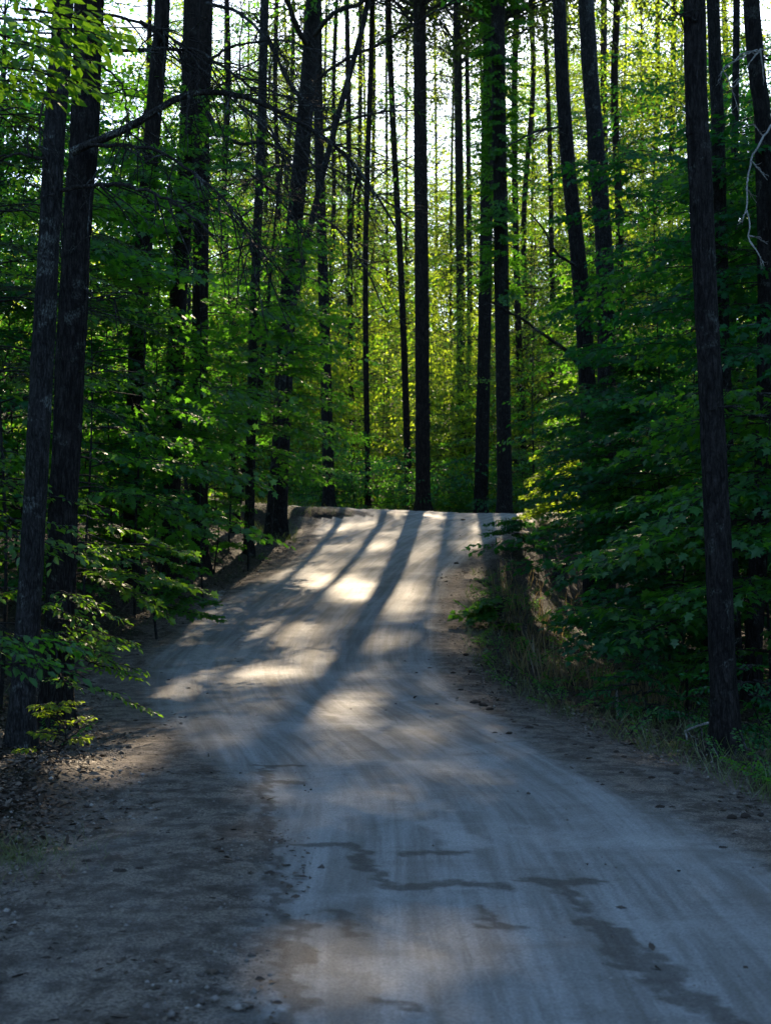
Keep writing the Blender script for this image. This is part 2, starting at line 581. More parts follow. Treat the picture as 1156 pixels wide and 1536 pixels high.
# ------------------------------------------------------------------ where the sun comes through the canopy
LIT = [(553, 782, 28, 5), (518, 785, 22, 4), (596, 771, 16, 4), (650, 772, 22, 4), (563, 820, 26, 13), (561, 800, 20, 6), (626, 840, 22, 13), (486, 874, 36, 14), (535, 889, 38, 19),
       (609, 896, 34, 20), (596, 921, 34, 15), (583, 965, 44, 17), (680, 891, 24, 40), (674, 955, 34, 62), (698, 831, 11, 11), (728, 804, 9, 10), (432, 952, 48, 17), (466, 990, 42, 16),
       (380, 1017, 85, 15), (270, 1042, 38, 18), (514, 1056, 46, 13), (630, 1038, 34, 14), (550, 1100, 85, 12), (595, 1098, 55, 11),
       (560, 1135, 75, 11), (378, 1195, 40, 20), (540, 1212, 80, 22), (760, 1170, 50, 12), (900, 1290, 90, 12), (560, 1470, 160, 45), (760, 1450, 90, 40)]
LIT = np.array(LIT, float)
LIT[:, 2:] *= np.where(LIT[:, 1:2] < 850, .72, 1.05)
LIT[:, 3] *= np.where(LIT[:, 1] > 1045, 1.7, 1.)
# sunlit things beside the road: (px, py, distance, radius)
LITP = [P3(*a[:3]).tolist() + list(a[3:]) for a in [(150, 930, 12.4, .6, 1), (215, 940, 12.4, .4, 1), (150, 790, 14.8, .7, 1), (215, 800, 14.8, .7, 1), (265, 810, 14.8, .5, 1), (30, 780, 15, .7, 1), (20, 880, 13, .5, 1),
        (825, 800, 37.5, 1.2, 1), (815, 930, 26, .6, 1), (800, 1030, 20, .5, 1), (60, 60, 8, .5, .9), (120, 90, 8, .5, .9), (300, 470, 24, .9, .85), (230, 640, 19, .6, .9), (40, 1285, 8, .3, .9), (820, 690, 38, 1.3, .7),
        (850, 420, 40, 1.4, .8), (300, 350, 45, 4, .6), (200, 420, 30, 2, .7), (860, 400, 50, 3, .6), (860, 620, 40, 1.5, .8), (400, 600, 45, 2., .6), (480, 350, 62, 4, .35), (600, 420, 62, 5, .3),
        (700, 480, 62, 4, .35), (520, 620, 58, 3, .4), (660, 640, 54, 2.5, .4), (130, 500, 28, 1.5, .8), (360, 480, 34, 1.5, .7)]]
LITP = np.array(LITP)
_cy, _cz = M_[:, 1], M_[:, 2]


def sun_ok(p):
    """False where a leaf would shade one of the sunlit patches"""
    p = np.asarray(p, float)
    if len(p) == 0:
        return np.zeros(0, bool)
    zz = np.zeros(len(p))
    for _ in range(4):
        t = (p[:, 2] - zz) / SUN[2]
        q = p - t[:, None] * SUN
        zz = np.interp(np.clip(q[:, 1], 0, 43), _cy[:220], _cz[:220])
    D = np.clip(q[:, 1], 1, None)
    px = CX + F * q[:, 0] / D
    py = HY - F * (zz - EYE) / D
    ok = np.ones(len(p), bool)
    jx, jy = px + 9 * wob(q[:, :2], 3, 2), py + 4 * wob(q[:, :2], 4, 3)
    for c in LIT:
        ok &= ~((((jx - c[0]) / c[2]) ** 2 + ((jy - c[1]) / c[3]) ** 2 < .8) & (t > 1.) & (rng.random(len(p)) < (1. if c[1] < 1125 else 1.)))
    for c in LITP:
        d = p - c[:3]
        along = d @ SUN
        perp = np.linalg.norm(d - along[:, None] * SUN, axis=1)
        ok &= ~((along > c[3] * 1.2 + .4) & (perp < c[3]) & (rng.random(len(p)) < c[4]))
    return ok


# ------------------------------------------------------------------ leaves
def norm(v):
    return v / (np.linalg.norm(v, axis=-1, keepdims=True) + 1e-9)


LEAF_SHAPES = {}
LEAF_SHAPES['ovate'] = (np.array([(0, 0, 0), (.35, .27, .07), (.68, .2, .04), (1, 0, -.07), (.68, -.2, .04), (.35, -.27, .07)]), [[0, 3, 2, 1], [0, 5, 4, 3]])
LEAF_SHAPES['diamond'] = (np.array([(0, 0, 0), (.45, .3, .06), (1, 0, -.05), (.45, -.3, .06)]), [[0, 2, 1], [0, 3, 2]])
LEAF_SHAPES['maple'] = (np.array([(0, 0, 0), (.1, .42, .0), (.32, .25, .03), (.52, .5, -.02), (.62, .2, .04), (1, 0, -.08), (.62, -.2, .04), (.52, -.5, -.02), (.32, -.25, .03), (.1, -.42, .0)]),
                        [[0, 5, 4, 2], [4, 3, 2, 4], [0, 2, 1, 0], [0, 8, 6, 5], [6, 8, 7, 6], [0, 9, 8, 0]])
LEAF_SHAPES['maple'] = (LEAF_SHAPES['maple'][0], [[0, 5, 4], [0, 4, 2], [2, 4, 3], [0, 2, 1], [0, 6, 5], [0, 8, 6], [8, 7, 6], [0, 9, 8]])
LEAF_SHAPES['needle'] = (np.array([(0, 0, 0), (.5, .07, 0), (1, 0, -.04), (.5, -.07, 0)]), [[0, 2, 1], [0, 3, 2]])


LEAF_SHAPES['blade'] = (np.array([(0, .016, 0), (0, -.016, 0), (.45, -.014, .03), (.45, .014, .03), (.8, -.008, -.05), (.8, .008, -.05), (1, 0, -.16)]), [[0, 1, 2], [0, 2, 3], [3, 2, 4], [3, 4, 5], [5, 4, 6]])


def add_leaves(mb, L, shape, mat=0):
    """L = (pos, dir, nrm, size, var)"""
    pos, d, n, size, var = L
    if len(pos) == 0:
        return
    d = norm(d)
    s = norm(np.cross(n, d))
    n = np.cross(d, s)
    T, faces = LEAF_SHAPES[shape]
    V = pos[:, None] + size[:, None, None] * (T[None, :, 0:1] * d[:, None] + T[None, :, 1:2] * s[:, None] + T[None, :, 2:3] * n[:, None])
    k = len(T)
    fa = np.array(faces)
    Fq = (np.arange(len(pos))[:, None, None] * k + fa[None]).reshape(-1, fa.shape[1])
    mb.add(V.reshape(-1, 3), Fq, mat, np.repeat(var, k))


def spray_template(seed, L=1.5, gap=.11, lgap=.07, size=.085, wide=.55, needle=False, droopy=1.):
    r = np.random.default_rng(seed)
    ax = np.linspace(0, L, 8)
    bend = r.normal(0, .12)
    main = np.column_stack([ax, bend * ax ** 2 * .5, -.1 * ax ** 2 + .015 * r.normal(0, 1, 8)])
    tw, LP, LD, LN, LS = [], [], [], [], []
    side = 1
    for x in np.arange(.14, L, gap):
        side = -side
        o = np.array([x, np.interp(x, ax, main[:, 1]), np.interp(x, ax, main[:, 2])])
        ln = (wide * (1 - .75 * (x / L) ** 1.3) + .08) * r.uniform(.7, 1.15) * min(1, .45 + x / L * 2)
        a = side * math.radians(r.uniform(42, 65) - 15 * x / L)
        d = np.array([math.cos(a), math.sin(a), r.normal(0, .12)])
        mid = o + d * ln * .5
        end = o + d * ln + np.array([ln * .1, 0, -.13 * ln])
        tw.append((o, mid, end))
        k = max(2, int(ln / lgap))
        for i in range(1, k + 1):
            f = i / k
            p = (1 - f) ** 2 * o + 2 * f * (1 - f) * mid + f * f * end
            sd = 1 if (i % 2) else -1
            for q in ((sd,) if not needle else (1, -1)):
                b = a + q * math.radians(r.uniform(25, 60)) * (0 if i == k and not needle else 1)
                LP.append(p + r.normal(0, .006, 3))
                LD.append((math.cos(b), math.sin(b), r.normal(-.45, .35) * (droopy if not needle else .5)))
                LN.append((r.normal(0, .45), r.normal(0, .45), 1))
                LS.append(size * r.uniform(.65, 1.15))
    LP.append(main[-1]); LD.append((1, 0, -.2)); LN.append((0, 0, 1)); LS.append(size)
    return dict(main=main, tw=np.array(tw), p=np.array(LP), d=np.array(LD), n=norm(np.array(LN, float)), s=np.array(LS), L=L)


TPL = {'fine': [spray_template(i, 1.5, .1, .072, .125) for i in range(8)],
       'beech': [spray_template(20 + i, 1.1, .1, .066, .095, .42) for i in range(6)],
       'mid': [spray_template(40 + i, 1.6, .14, .095, .135, .62, droopy=1.4) for i in range(6)],
       'far': [spray_template(60 + i, 1.9, .19, .13, .19, .8, droopy=1.6) for i in range(6)],
       'big': [spray_template(80 + i, 2.2, .3, .2, .36, .95, droopy=1.8) for i in range(5)],
       'fir': [spray_template(100 + i, 1.5, .1, .04, .1, .42, True) for i in range(5)],
       'firfar': [spray_template(120 + i, 1.8, .15, .065, .2, .5, True) for i in range(5)]}
print({k: sum(len(t['p']) for t in v) / len(v) for k, v in TPL.items()})
SHAPE = {'fine': 'maple', 'beech': 'ovate', 'mid': 'diamond', 'far': 'diamond', 'big': 'diamond', 'fir': 'needle', 'firfar': 'needle'}


def rotm(az, pitch, roll):
    ca, sa, cp, sp, cr, sr = math.cos(az), math.sin(az), math.cos(pitch), math.sin(pitch), math.cos(roll), math.sin(roll)
    Rz = np.array([[ca, -sa, 0], [sa, ca, 0], [0, 0, 1]])
    Ry = np.array([[cp, 0, -sp], [0, 1, 0], [sp, 0, cp]])
    Rx = np.array([[1, 0, 0], [0, cr, -sr], [0, sr, cr]])
    return Rz @ Ry @ Rx


class Foliage:
    def __init__(s, kind):
        s.kind, s.L, s.tw, s.mains = kind, [], [], []

    def spray(s, o, az, pitch=0., sc=1., roll=None, vb=.5):
        T = TPL[s.kind][rng.integers(len(TPL[s.kind]))]
        R = rotm(az, pitch, rng.normal(0, .18) if roll is None else roll)
        o = np.asarray(o, float)
        n = len(T['p'])
        s.L.append((T['p'] * sc @ R.T + o, T['d'] @ R.T, T['n'] @ R.T, T['s'] * sc ** .4, np.clip(rng.normal(vb, .22, n) + rng.normal(0, .12), 0, 1)))
        s.tw.append(T['tw'] * sc @ R.T + o)
        s.mains.append(T['main'] * sc @ R.T + o)

    def emit(s, mb, leafmat=0, twigmat=1, twigs=True, cull=True, thin=0., tw_r=.0035):
        if not s.L:
            return
        L = [np.concatenate([l[i] for l in s.L]) for i in range(5)]
        k = rng.random(len(L[0])) > thin
        if cull:
            k &= sun_ok(L[0])
        L = [a[k] for a in L]
        add_leaves(mb, L, SHAPE[s.kind], leafmat)
        Mn, T = np.stack(s.mains), np.concatenate(s.tw)
        if cull:
            Mn, T = Mn[sun_ok(Mn[:, 4])], T[sun_ok(T[:, 1])]
        rr = np.linspace(2.6 * tw_r, tw_r * .7, Mn.shape[1])
        tubes(mb, Mn, np.broadcast_to(rr, Mn.shape[:2]), 4, twigmat)
        if twigs:
            tubes(mb, T, np.broadcast_to(np.array([1, .8, .4]) * tw_r, T.shape[:2]), 3, twigmat)


# ------------------------------------------------------------------ trees
def trunk_mesh(mb, C, R, k, rings_step, rough=0., seed=0, mat=0):
    """a tapered trunk along C with bark relief and a root flare"""
    n = max(6, int(np.linalg.norm(C[-1] - C[0]) / rings_step))
    t = np.linspace(0, 1, len(C))
    q = np.linspace(0, 1, n) ** (1.35 if rough else 1)
    Pn = np.column_stack([np.interp(q, t, C[:, i]) for i in range(3)])
    Rn = np.interp(q, t, R)
    h = Pn[:, 2] - Pn[0, 2]
    flare = 1 + .55 * np.exp(-np.clip(h - .25, 0, 9) / .28)
    th = np.arange(k) / k * 2 * math.pi
    ct = np.stack([np.cos(th), np.sin(th)], -1)
    lobes = 1 + (np.exp(-np.clip(h - .2, 0, 9) / .4) * .28)[:, None] * np.sin(th * 5 + seed)[None]
    q3 = np.concatenate([np.broadcast_to(ct[None], (n, k, 2)) * 1.0, np.broadcast_to(h[:, None, None], (n, k, 1))], -1)
    wave = 1 + .035 * wob(q3 * np.array([1.2, 1.2, 1.5]), 1., seed % 8)
    rad = Rn[:, None] * flare[:, None] * lobes * wave
    if rough:
        a = wob(q3 * np.array([7, 7, 2.0]), 1., (seed + 1) % 8)
        b = wob(q3 * np.array([15, 15, 5.]), 1., (seed + 2) % 8)
        ridge = np.abs(a) * .7 + np.abs(b) * .4
        rad = rad + rough * (ridge - .5)
    V = Pn[:, None] + rad[..., None] * np.concatenate([np.broadcast_to(ct[None], (n, k, 2)), np.zeros((n, k, 1))], -1)
    i = np.arange(n - 1)[:, None] * k + np.arange(k)[None]
    j = np.arange(n - 1)[:, None] * k + (np.arange(k)[None] + 1) % k
    mb.add(V.reshape(-1, 3), np.stack([i, j, j + k, i + k], -1).reshape(-1, 4), mat)


def dead_branches(n, C, R, zlo, zhi, lo, hi, azc=None, azs=9., droop=.12, up=.05, sub=3, thick=.016):
    """side twigs up a trunk: returns centre lines and radii, main and sub twigs"""
    Pm, Ps = [], []
    for _ in range(n):
        z = rng.uniform(zlo, zhi)
        o = np.array([np.interp(z, C[:, 2], C[:, i]) for i in range(3)])
        az = rng.uniform(0, 2 * math.pi) if azc is None else rng.normal(azc, azs)
        ln = rng.uniform(lo, hi)
        f = np.linspace(0, 1, 7)[:, None]
        d = np.array([math.cos(az), math.sin(az), 0])
        sd = np.array([-d[1], d[0], 0])
        p = o + d * ln * f + sd * (rng.normal(0, .1) * ln * f ** 2) + np.array([0, 0, 1]) * (rng.normal(up, .12) * ln * f - droop * ln * f ** 2)
        p[1:] += rng.normal(0, .018 * ln, (6, 3))
        Pm.append(p)
        for _ in range(sub):
            i = rng.integers(1, 6)
            s2 = rng.choice([-1, 1])
            dd = norm(d * rng.uniform(.4, 1) + sd * s2 * rng.uniform(.4, 1) + np.array([0, 0, rng.normal(-.15, .3)]))
            l2 = ln * rng.uniform(.2, .45)
            g2 = np.linspace(0, 1, 4)[:, None]
            Ps.append(p[i] + dd * l2 * g2 + rng.normal(0, .02 * ln, (4, 3)) * g2)
    return np.array(Pm), np.array(Ps)


def path3(path, D, H):
    P = [P3(px, py, D) for px, py in path]
    return np.array(P)


def tree(name, label, path, D, w, H, bark=None, group=None, crown=None, dead=None, rough=0., k=14, cat='tree', extra=None, curve=False, step=.35):
    """path in photo pixels from base to the top of the frame; w = trunk width in photo pixels (base, frame top); H = height of the tree"""
    C = path3(path, D, H)
    bz = gz(C[0, 0], C[0, 1])
    root = np.array([C[0, 0], C[0, 1], bz])
    d = (C[-1] - C[-2]) / (C[-1, 2] - C[-2, 2] + 1e-6)
    d[:2] *= .6
    top = C[-1] + d * max(H + bz - C[-1, 2], .5)
    if C[0, 2] > bz - .2:
        d0 = (C[1] - C[0]) / (C[1, 2] - C[0, 2])
        C = np.vstack([C[0] - d0 * (C[0, 2] - bz + .3), C])
    else:
        C[0, 2] = bz - .3
    zt = C[-1, 2]
    C = smooth_path(np.vstack([C, top]), 40)
    wb, wt = w[0] * .82 * D / F / 2, w[1] * .86 * D / F / 2
    R = np.where(C[:, 2] < zt, wb + (wt - wb) * (C[:, 2] - bz) / max(zt - bz, .1), wt * (1 - .85 * np.clip((C[:, 2] - zt) / max(top[2] - zt, .5), 0, 1)))
    R = np.clip(R, .01, wb * 1.1)
    t = thing(name, root, label, cat, group)
    mb = MB()
    trunk_mesh(mb, C, R, k, step, rough, int(rng.integers(50)))
    mb.build('trunk', [bark or M_bark], t, smooth=True)
    dead_mb = None
    if dead:
        n, zl, zh, lo, hi = dead[:5]
        kw = dead[5] if len(dead) > 5 else {}
        th = kw.pop('thick', .012)
        Pm, Ps = dead_branches(n, C, R, bz + zl, bz + zh, lo, hi, **kw)
        per = len(Ps) // max(len(Pm), 1)
        dead_mb = [MB() for _ in range(1 if group else len(Pm))]
        for i in range(len(Pm)):
            mb = dead_mb[0 if group else i]
            tubes(mb, Pm[i], np.linspace(th, th * .3, 7), 4, 1)
            tubes(mb, Ps[i * per:(i + 1) * per], np.broadcast_to(np.linspace(th * .45, th * .2, 4), (per, 4)), 3, 1)
        if not group:
            for mb in dead_mb:
                mb.build('dead_branch', [M_twig, M_twig], t)
    if crown:
        c = dict(kind='far', n=60, zlo=9, zhi=H, r=2.5, mat=M_leaf, pitch=-.05, cull=True, twigs=False, thin=0., top=.35)
        c.update(crown)
        mb, fo = (dead_mb[0] if dead_mb and group else MB()), Foliage(c['kind'])
        limbs, lr = [], []
        for i in range(c['n']):
            h = rng.random() ** c.get('pw', 1.)
            z = bz + c['zlo'] + h * (c['zhi'] - c['zlo'])
            o = np.array([np.interp(z, C[:, 2], C[:, j]) for j in range(3)])
            az = rng.uniform(0, 2 * math.pi)
            rad = c['r'] * (1 - (1 - c['top']) * h) * math.sqrt(rng.random())
            e = o + np.array([math.cos(az) * rad, math.sin(az) * rad, rng.normal(.12, .12) * rad])
            if rad > .4:
                limbs.append(np.array([o - (0, 0, .25 * rad), o * .5 + e * .5 - (0, 0, .04 * rad), e]))
                lr.append(np.array([1, .7, .35]) * (.006 + .008 * rad))
            fo.spray(e, az + rng.normal(0, .5), c['pitch'] + rng.normal(0, .15), rng.uniform(.75, 1.2))
        fo.emit(mb, 0, 1, c['twigs'], c['cull'], c['thin'], .006)
        if limbs:
            limbs, lr = np.array(limbs), np.array(lr)
            ok = sun_ok(limbs[:, 2]) & sun_ok(limbs[:, 1]) & sun_ok(limbs[:, 1] * .5 + limbs[:, 2] * .5)
            limbs, lr = limbs[ok], lr[ok]
            tubes(mb, np.array(limbs), np.array(lr), 5, 1)
        mb.build('crown', [c['mat'], M_twig], t)
    if extra:
        extra(t, C, R)
    return t


def sapling(name, label, px, D, H, zlo, reach, limbs, kind='fine', mat=None, az=None, azs=1.2, per=3, lean=0., group=None, pitch=.05, stem=.022, cull=True, thin=0., cat='sapling', twigs=True, ss=1.):
    """an understory tree: a thin stem with tiers of flat leafy branches"""
    x = (px - CX) / F * D
    bz = gz(x, D)
    root = np.array([x, D, bz])
    t = thing(name, root, label, cat, group)
    f = np.linspace(0, 1, 12)
    C = np.column_stack([x + lean * f ** 1.5 + .05 * np.sin(f * 7 + px), D + .06 * np.sin(f * 5 + px * 2), bz - .1 + (H + .1) * f])
    mb = MB()
    tubes(mb, C, stem * (1 - .8 * f), 7)
    mb.build('stem', [M_bark_grey], t, smooth=True)
    mb, fo = MB(), Foliage(kind)
    LPs, LR = [], []
    for i in range(limbs):
        h = (i + rng.uniform(0, 1)) / limbs
        z = bz + zlo + (H - zlo) * h
        o = np.array([np.interp(z, C[:, 2], C[:, j]) for j in range(3)])
        a = rng.uniform(0, 2 * math.pi) if az is None else rng.normal(az, azs)
        ln = reach * (1 - .65 * h ** 1.5) * rng.uniform(.55, 1.1)
        g = np.linspace(0, 1, 6)
        d = np.array([math.cos(a), math.sin(a), 0])
        pt = rng.normal(pitch, .12)
        p = o + d * (ln * g)[:, None] + np.array([0, 0, 1.]) * (ln * (pt + .18) * g - ln * .28 * g ** 2)[:, None] + rng.normal(0, .02, (6, 3)) * g[:, None]
        LPs.append(p)
        LR.append(np.linspace(.011, .004, 6))
        for q in range(per):
            fpos = (q + 1) / per
            e = np.array([np.interp(fpos, g, p[:, j]) for j in range(3)])
            side = (0 if q == per - 1 else (1 if q % 2 else -1) * rng.uniform(.5, 1.0))
            fo.spray(e - d * .25 * ss, a + side, pt * .5 - .12 * fpos + rng.normal(0, .08), ss * rng.uniform(.6, 1.05), vb=rng.uniform(.3, .7))
    fo.emit(mb, 0, 1, twigs, cull, thin)
    tubes(mb, np.array(LPs), np.array(LR), 4, 1)
    mb.build('foliage', [mat or M_leaf, M_twig], t)
    return t

# ------------------------------------------------------------------ the trunks one can tell apart
def bare_bough(parent, pts, D, w, seed, subs=8, sl=.5, mat=None, name='dead_branch', dz=0.):
    """a bare bough through photo points, with forking twigs; w = width in photo pixels (start, end); D may run (start, end)"""
    r = np.random.default_rng(seed)
    D0, D1 = D if isinstance(D, tuple) else (D, D)
    n = len(pts)
    Q = np.array([P3(px, py, D0 + (D1 - D0) * i / (n - 1)) for i, (px, py) in enumerate(pts)])
    C = smooth_path(Q, 22)
    C[1:] += r.normal(0, .008, (21, 3))
    mb = MB()
    sc = D0 / F / 2
    tubes(mb, C, np.linspace(w[0] * sc, w[1] * sc, 22), 7)
    T, R2, S = [], [], []
    tot = np.linalg.norm(C[-1] - C[0])
    dirm = norm(C[-1] - C[0])
    for i in range(int(subs * 1.7)):
        j = r.integers(3, 21)
        dd = norm(dirm * r.uniform(.3, 1.) + r.normal(0, .55, 3) + np.array([0, 0, -.12]))
        ln = sl * r.uniform(.5, 1.3)
        g = np.linspace(0, 1, 8)[:, None]
        p = C[j] + dd * ln * g + np.array([0, 0, -1]) * (.25 * ln * g ** 2) + np.cumsum(r.normal(0, .012 * ln, (8, 3)), 0)
        T.append(p)
        for _ in range(3):
            k = r.integers(2, 7)
            d3 = norm(dd + r.normal(0, .6, 3))
            S.append(p[k] + d3 * ln * r.uniform(.25, .5) * np.linspace(0, 1, 5)[:, None] + r.normal(0, .006, (5, 3)))
    if T:
        tubes(mb, np.array(T), np.broadcast_to(np.linspace(.008, .003, 8) * (1 + .025 * max(D0 - 12, 0)), (len(T), 8)), 4)
        tubes(mb, np.array(S), np.broadcast_to(np.linspace(.0042, .0018, 5) * (1 + .025 * max(D0 - 12, 0)), (len(S), 5)), 3)
    return mb.build(name, [mat or M_twig], parent)


def extra_A(t, C, R):
    # bare twigs hanging by the trunk
    bare_bough(t, [(75, 130), (60, 180), (66, 230), (84, 290), (98, 340)], 11.2, (4, 2), 1, 4, .25)
    bare_bough(t, [(92, 285), (140, 278), (185, 278), (235, 292), (275, 315), (318, 352)], (11.4, 10.8), (7, 3), 2, 10, .5)
    bare_bough(t, [(70, 240), (30, 232), (-20, 238)], 11.3, (5, 2), 3, 3, .3)
    # a leafy bough that reaches in at the top
    mb, fo = MB(), Foliage('beech')
    for px, py, az, sc in [(-40, 60, 0, 1.), (-30, 20, .2, 1.), (-60, 100, -.3, 1.), (-10, 90, .3, .9), (-50, 40, .4, .95), (20, 50, -.2, .8), (-70, 120, .1, .9), (30, 15, .1, .8), (-20, -20, .2, 1)]:
        fo.spray(P3(px, py, 8.2 + rng.normal(0, .25)), az, -.05, sc * .62)
    fo.L = [(a, b, c, d * 1.25, e) for a, b, c, d, e in fo.L]
    fo.emit(mb, 0, 1)
    tubes(mb, smooth_path([P3(88, -120, 11.3), P3(40, -60, 9.8), P3(-20, 20, 8.3), P3(-60, 60, 8)], 12), np.linspace(.025, .008, 12), 6, 1)
    mb.build('leafy_branch', [M_leaf_b, M_twig], t)


def extra_B(t, C, R):
    bare_bough(t, [(108, 228), (150, 210), (200, 188), (250, 155), (290, 138), (345, 140), (400, 158), (470, 196), (522, 238), (560, 290), (600, 352)], (12.9, 12.2), (13, 3), 11, 22, .75)
    bare_bough(t, [(130, 218), (190, 218), (240, 228), (290, 258), (335, 300), (368, 345), (378, 380)], (12.8, 12), (6, 2.5), 12, 14, .6)
    bare_bough(t, [(150, 80), (210, 74), (290, 76), (340, 105), (380, 135), (430, 190), (475, 260)], (13, 11.8), (6, 2), 13, 18, .7)
    bare_bough(t, [(150, 95), (185, 130), (190, 190), (186, 250)], 12.6, (3.5, 1.5), 14, 5, .3)
    bare_bough(t, [(140, 20), (200, 30), (262, 60), (330, 130), (400, 190), (440, 270)], (13, 12), (5, 2), 15, 16, .7)
    bare_bough(t, [(125, 430), (150, 450), (180, 445)], 13, (4, 2), 16, 3, .3)


def extra_D(t, C, R):
    for i, (pts, w) in enumerate([([(312, 170), (330, 200), (360, 215), (400, 215), (440, 235)], (8, 3)), ([(310, 5), (360, 20), (400, 60), (440, 130), (500, 190)], (6, 2)),
                                  ([(312, 90), (350, 70), (420, 60), (470, 75)], (5, 2)), ([(308, 230), (360, 250), (420, 300), (460, 360)], (5, 2)), ([(305, 300), (350, 330), (400, 390)], (4, 2))]):
        bare_bough(t, pts, (28, 25), w, 30 + i, 14, 1.3)


def extra_F(t, C, R):
    for i, (pts, w) in enumerate([([(462, 70), (445, 40), (430, 0), (415, -40)], (9, 6)), ([(466, 60), (500, 20), (540, 5), (590, -30)], (8, 5)), ([(452, 150), (430, 120), (405, 60), (380, 20)], (6, 3)),
                                  ([(455, 140), (500, 100), (560, 70), (640, 25), (700, -10)], (5, 3)), ([(450, 210), (500, 190), (560, 170), (640, 165)], (5, 2)),
                                  ([(445, 260), (490, 250), (560, 290), (620, 330)], (4, 2)), ([(440, 320), (490, 330), (540, 390), (580, 470)], (4, 2)), ([(448, 250), (410, 250), (360, 280)], (4, 2))]):
        bare_bough(t, pts, (37, 34), w, 50 + i, 12, 1.5)


def extra_Q(t, C, R):
    bare_bough(t, [(866, 545), (842, 520), (815, 503), (785, 480), (760, 466), (735, 450)], (30, 28), (6, 2.5), 71, 5, .6)
    bare_bough(t, [(846, 190), (815, 194), (785, 206), (757, 222)], (30, 28), (4, 2), 72, 4, .6)
    bare_bough(t, [(868, 400), (835, 380), (815, 345), (795, 320)], (30, 28), (5, 2), 73, 5, .6)


def extra_T(t, C, R):
    bare_bough(t, [(1165, 172), (1140, 212), (1124, 250), (1119, 300), (1123, 335), (1126, 372)], (13, 12.4), (3.5, 2), 81, 4, .2, M_pale)
    bare_bough(t, [(1156, 72), (1120, 80), (1095, 95), (1080, 112)], (13, 12.4), (2.2, 1.4), 82, 3, .3, M_pale)


def extra_R(t, C, R):
    bare_bough(t, [(1062, 615), (1085, 610), (1110, 608)], 11.4, (2.5, 1.5), 91, 2, .2)
    bare_bough(t, [(1045, 30), (1020, 22), (1000, 30), (985, 24)], 11.4, (4, 2), 92, 3, .3)


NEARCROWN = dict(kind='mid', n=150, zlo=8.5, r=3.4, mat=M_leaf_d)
tree('tree', 'slim dark trunk nearest on the bank, just in front of a thicker black trunk', [(28, 1150), (50, 800), (72, 400), (88, 120), (95, 0)], 11.5, (43, 35), 15, M_bark_grey, None,
     dict(NEARCROWN), (10, 4.3, 8, .3, .9, dict(thick=.006)), .012, 56, extra=extra_A, step=.05)
tree('tree', 'thick black trunk on the bank, long bare boughs reaching out, behind the slim trunk', [(84, 1105), (98, 700), (118, 300), (134, 0)], 13.2, (52, 48), 20, M_bark, None,
     dict(NEARCROWN, zlo=10), (14, 4.5, 9, .4, 1.4, dict(thick=.008)), .02, 64, extra=extra_B, step=.06)
tree('tree', 'dark trunk on the bank, half hidden by leaf tiers, first one behind the two nearest', [(198, 800), (205, 550), (222, 280), (240, 60), (244, 0)], 25, (34, 28), 20, M_bark_pine, None, dict(NEARCROWN, zlo=15), (14, 7, 13, .5, 1.8))
tree('tree', 'straight trunk on the bank that crosses another trunk near the top of the picture', [(256, 800), (265, 500), (280, 250), (288, 0)], 27, (34, 30), 22, M_bark_pine, None, dict(NEARCROWN, zlo=17), (18, 7, 14, .5, 2.2, dict(azc=0., azs=1.)), extra=extra_D)
tree('tree', 'upright trunk on the bank beside and behind the one it crosses higher up', [(300, 790), (300, 500), (303, 200), (308, 0)], 29, (30, 27), 22, M_bark_pine, None, dict(NEARCROWN, zlo=17), (18, 7, 15, .5, 2.2, dict(azc=0., azs=1.)))
tree('tree', 'thin trunk high on the bank, last before the big flared trunk', [(374, 800), (380, 500), (390, 250), (397, 0)], 33, (18, 15), 19, M_bark_grey, None, dict(n=25, zlo=15.5, r=1.8, kind='far'), (34, 8, 15, .5, 2.))
tree('tree', 'big dark trunk with flared foot where the bank ends at the bend', [(417, 778), (432, 450), (455, 200), (470, 0)], 37, (34, 27), 24, M_bark, None, dict(n=60, zlo=17, r=3.5, kind='far', pw=.8), (40, 8, 17, .6, 2.6), extra=extra_F)
tree('leaning_tree', 'slender leaning tree that crosses in front of the big flared trunk', [(402, 800), (430, 520), (468, 330), (500, 200), (530, 90), (552, 0)], 35, (14, 10), 17, M_bark_grey, None, dict(n=22, zlo=13.5, r=2, kind='far'), (14, 8, 14, .4, 1.4))
tree('tree', 'pair-like dark trunk with a broad foot behind the far edge of the road', [(494, 757), (484, 400), (478, 200), (476, 0)], 48, (22, 15), 26, M_bark, None, dict(n=60, zlo=8, r=2.6, pw=.9), (60, 5, 20, .6, 2.2))
tree('tree', 'very thin straight trunk behind the road between two thicker ones', [(552, 756), (548, 400), (556, 100), (558, 0)], 50, (11, 9), 24, M_bark_pine, None, dict(n=50, zlo=7, r=2., kind='firfar', mat=M_needle), (60, 3, 20, .5, 1.9))
tree('tree', 'thin dark trunk next to the tall straight pine behind the road', [(613, 750), (603, 450), (590, 200), (582, 0)], 53, (13, 10), 27, M_bark_pine, None, dict(n=50, zlo=11, r=2.4, kind='firfar', mat=M_needle), (70, 6, 22, .6, 2.3))
tree('pine_tree', 'tall straight dark pine standing alone at the far edge of the road', [(634, 763), (632, 400), (629, 0)], 47, (27, 22), 33, M_bark_pine, None, dict(n=900, zlo=17., r=5.2, kind='far', mat=M_needle, top=.6), (46, 9, 21, .5, 2.2), .012, 24, step=.15)
tree('pine_tree', 'dark trunk, foot hidden by bright leaves, between the lone pine and the leaf-clad trunk', [(693, 700), (689, 300), (685, 0)], 72, (17, 14), 36, M_bark_pine, None, dict(n=680, zlo=24, r=6, kind='far', mat=M_needle, top=.6), (90, 10, 30, .8, 3.4, dict(thick=.018)))
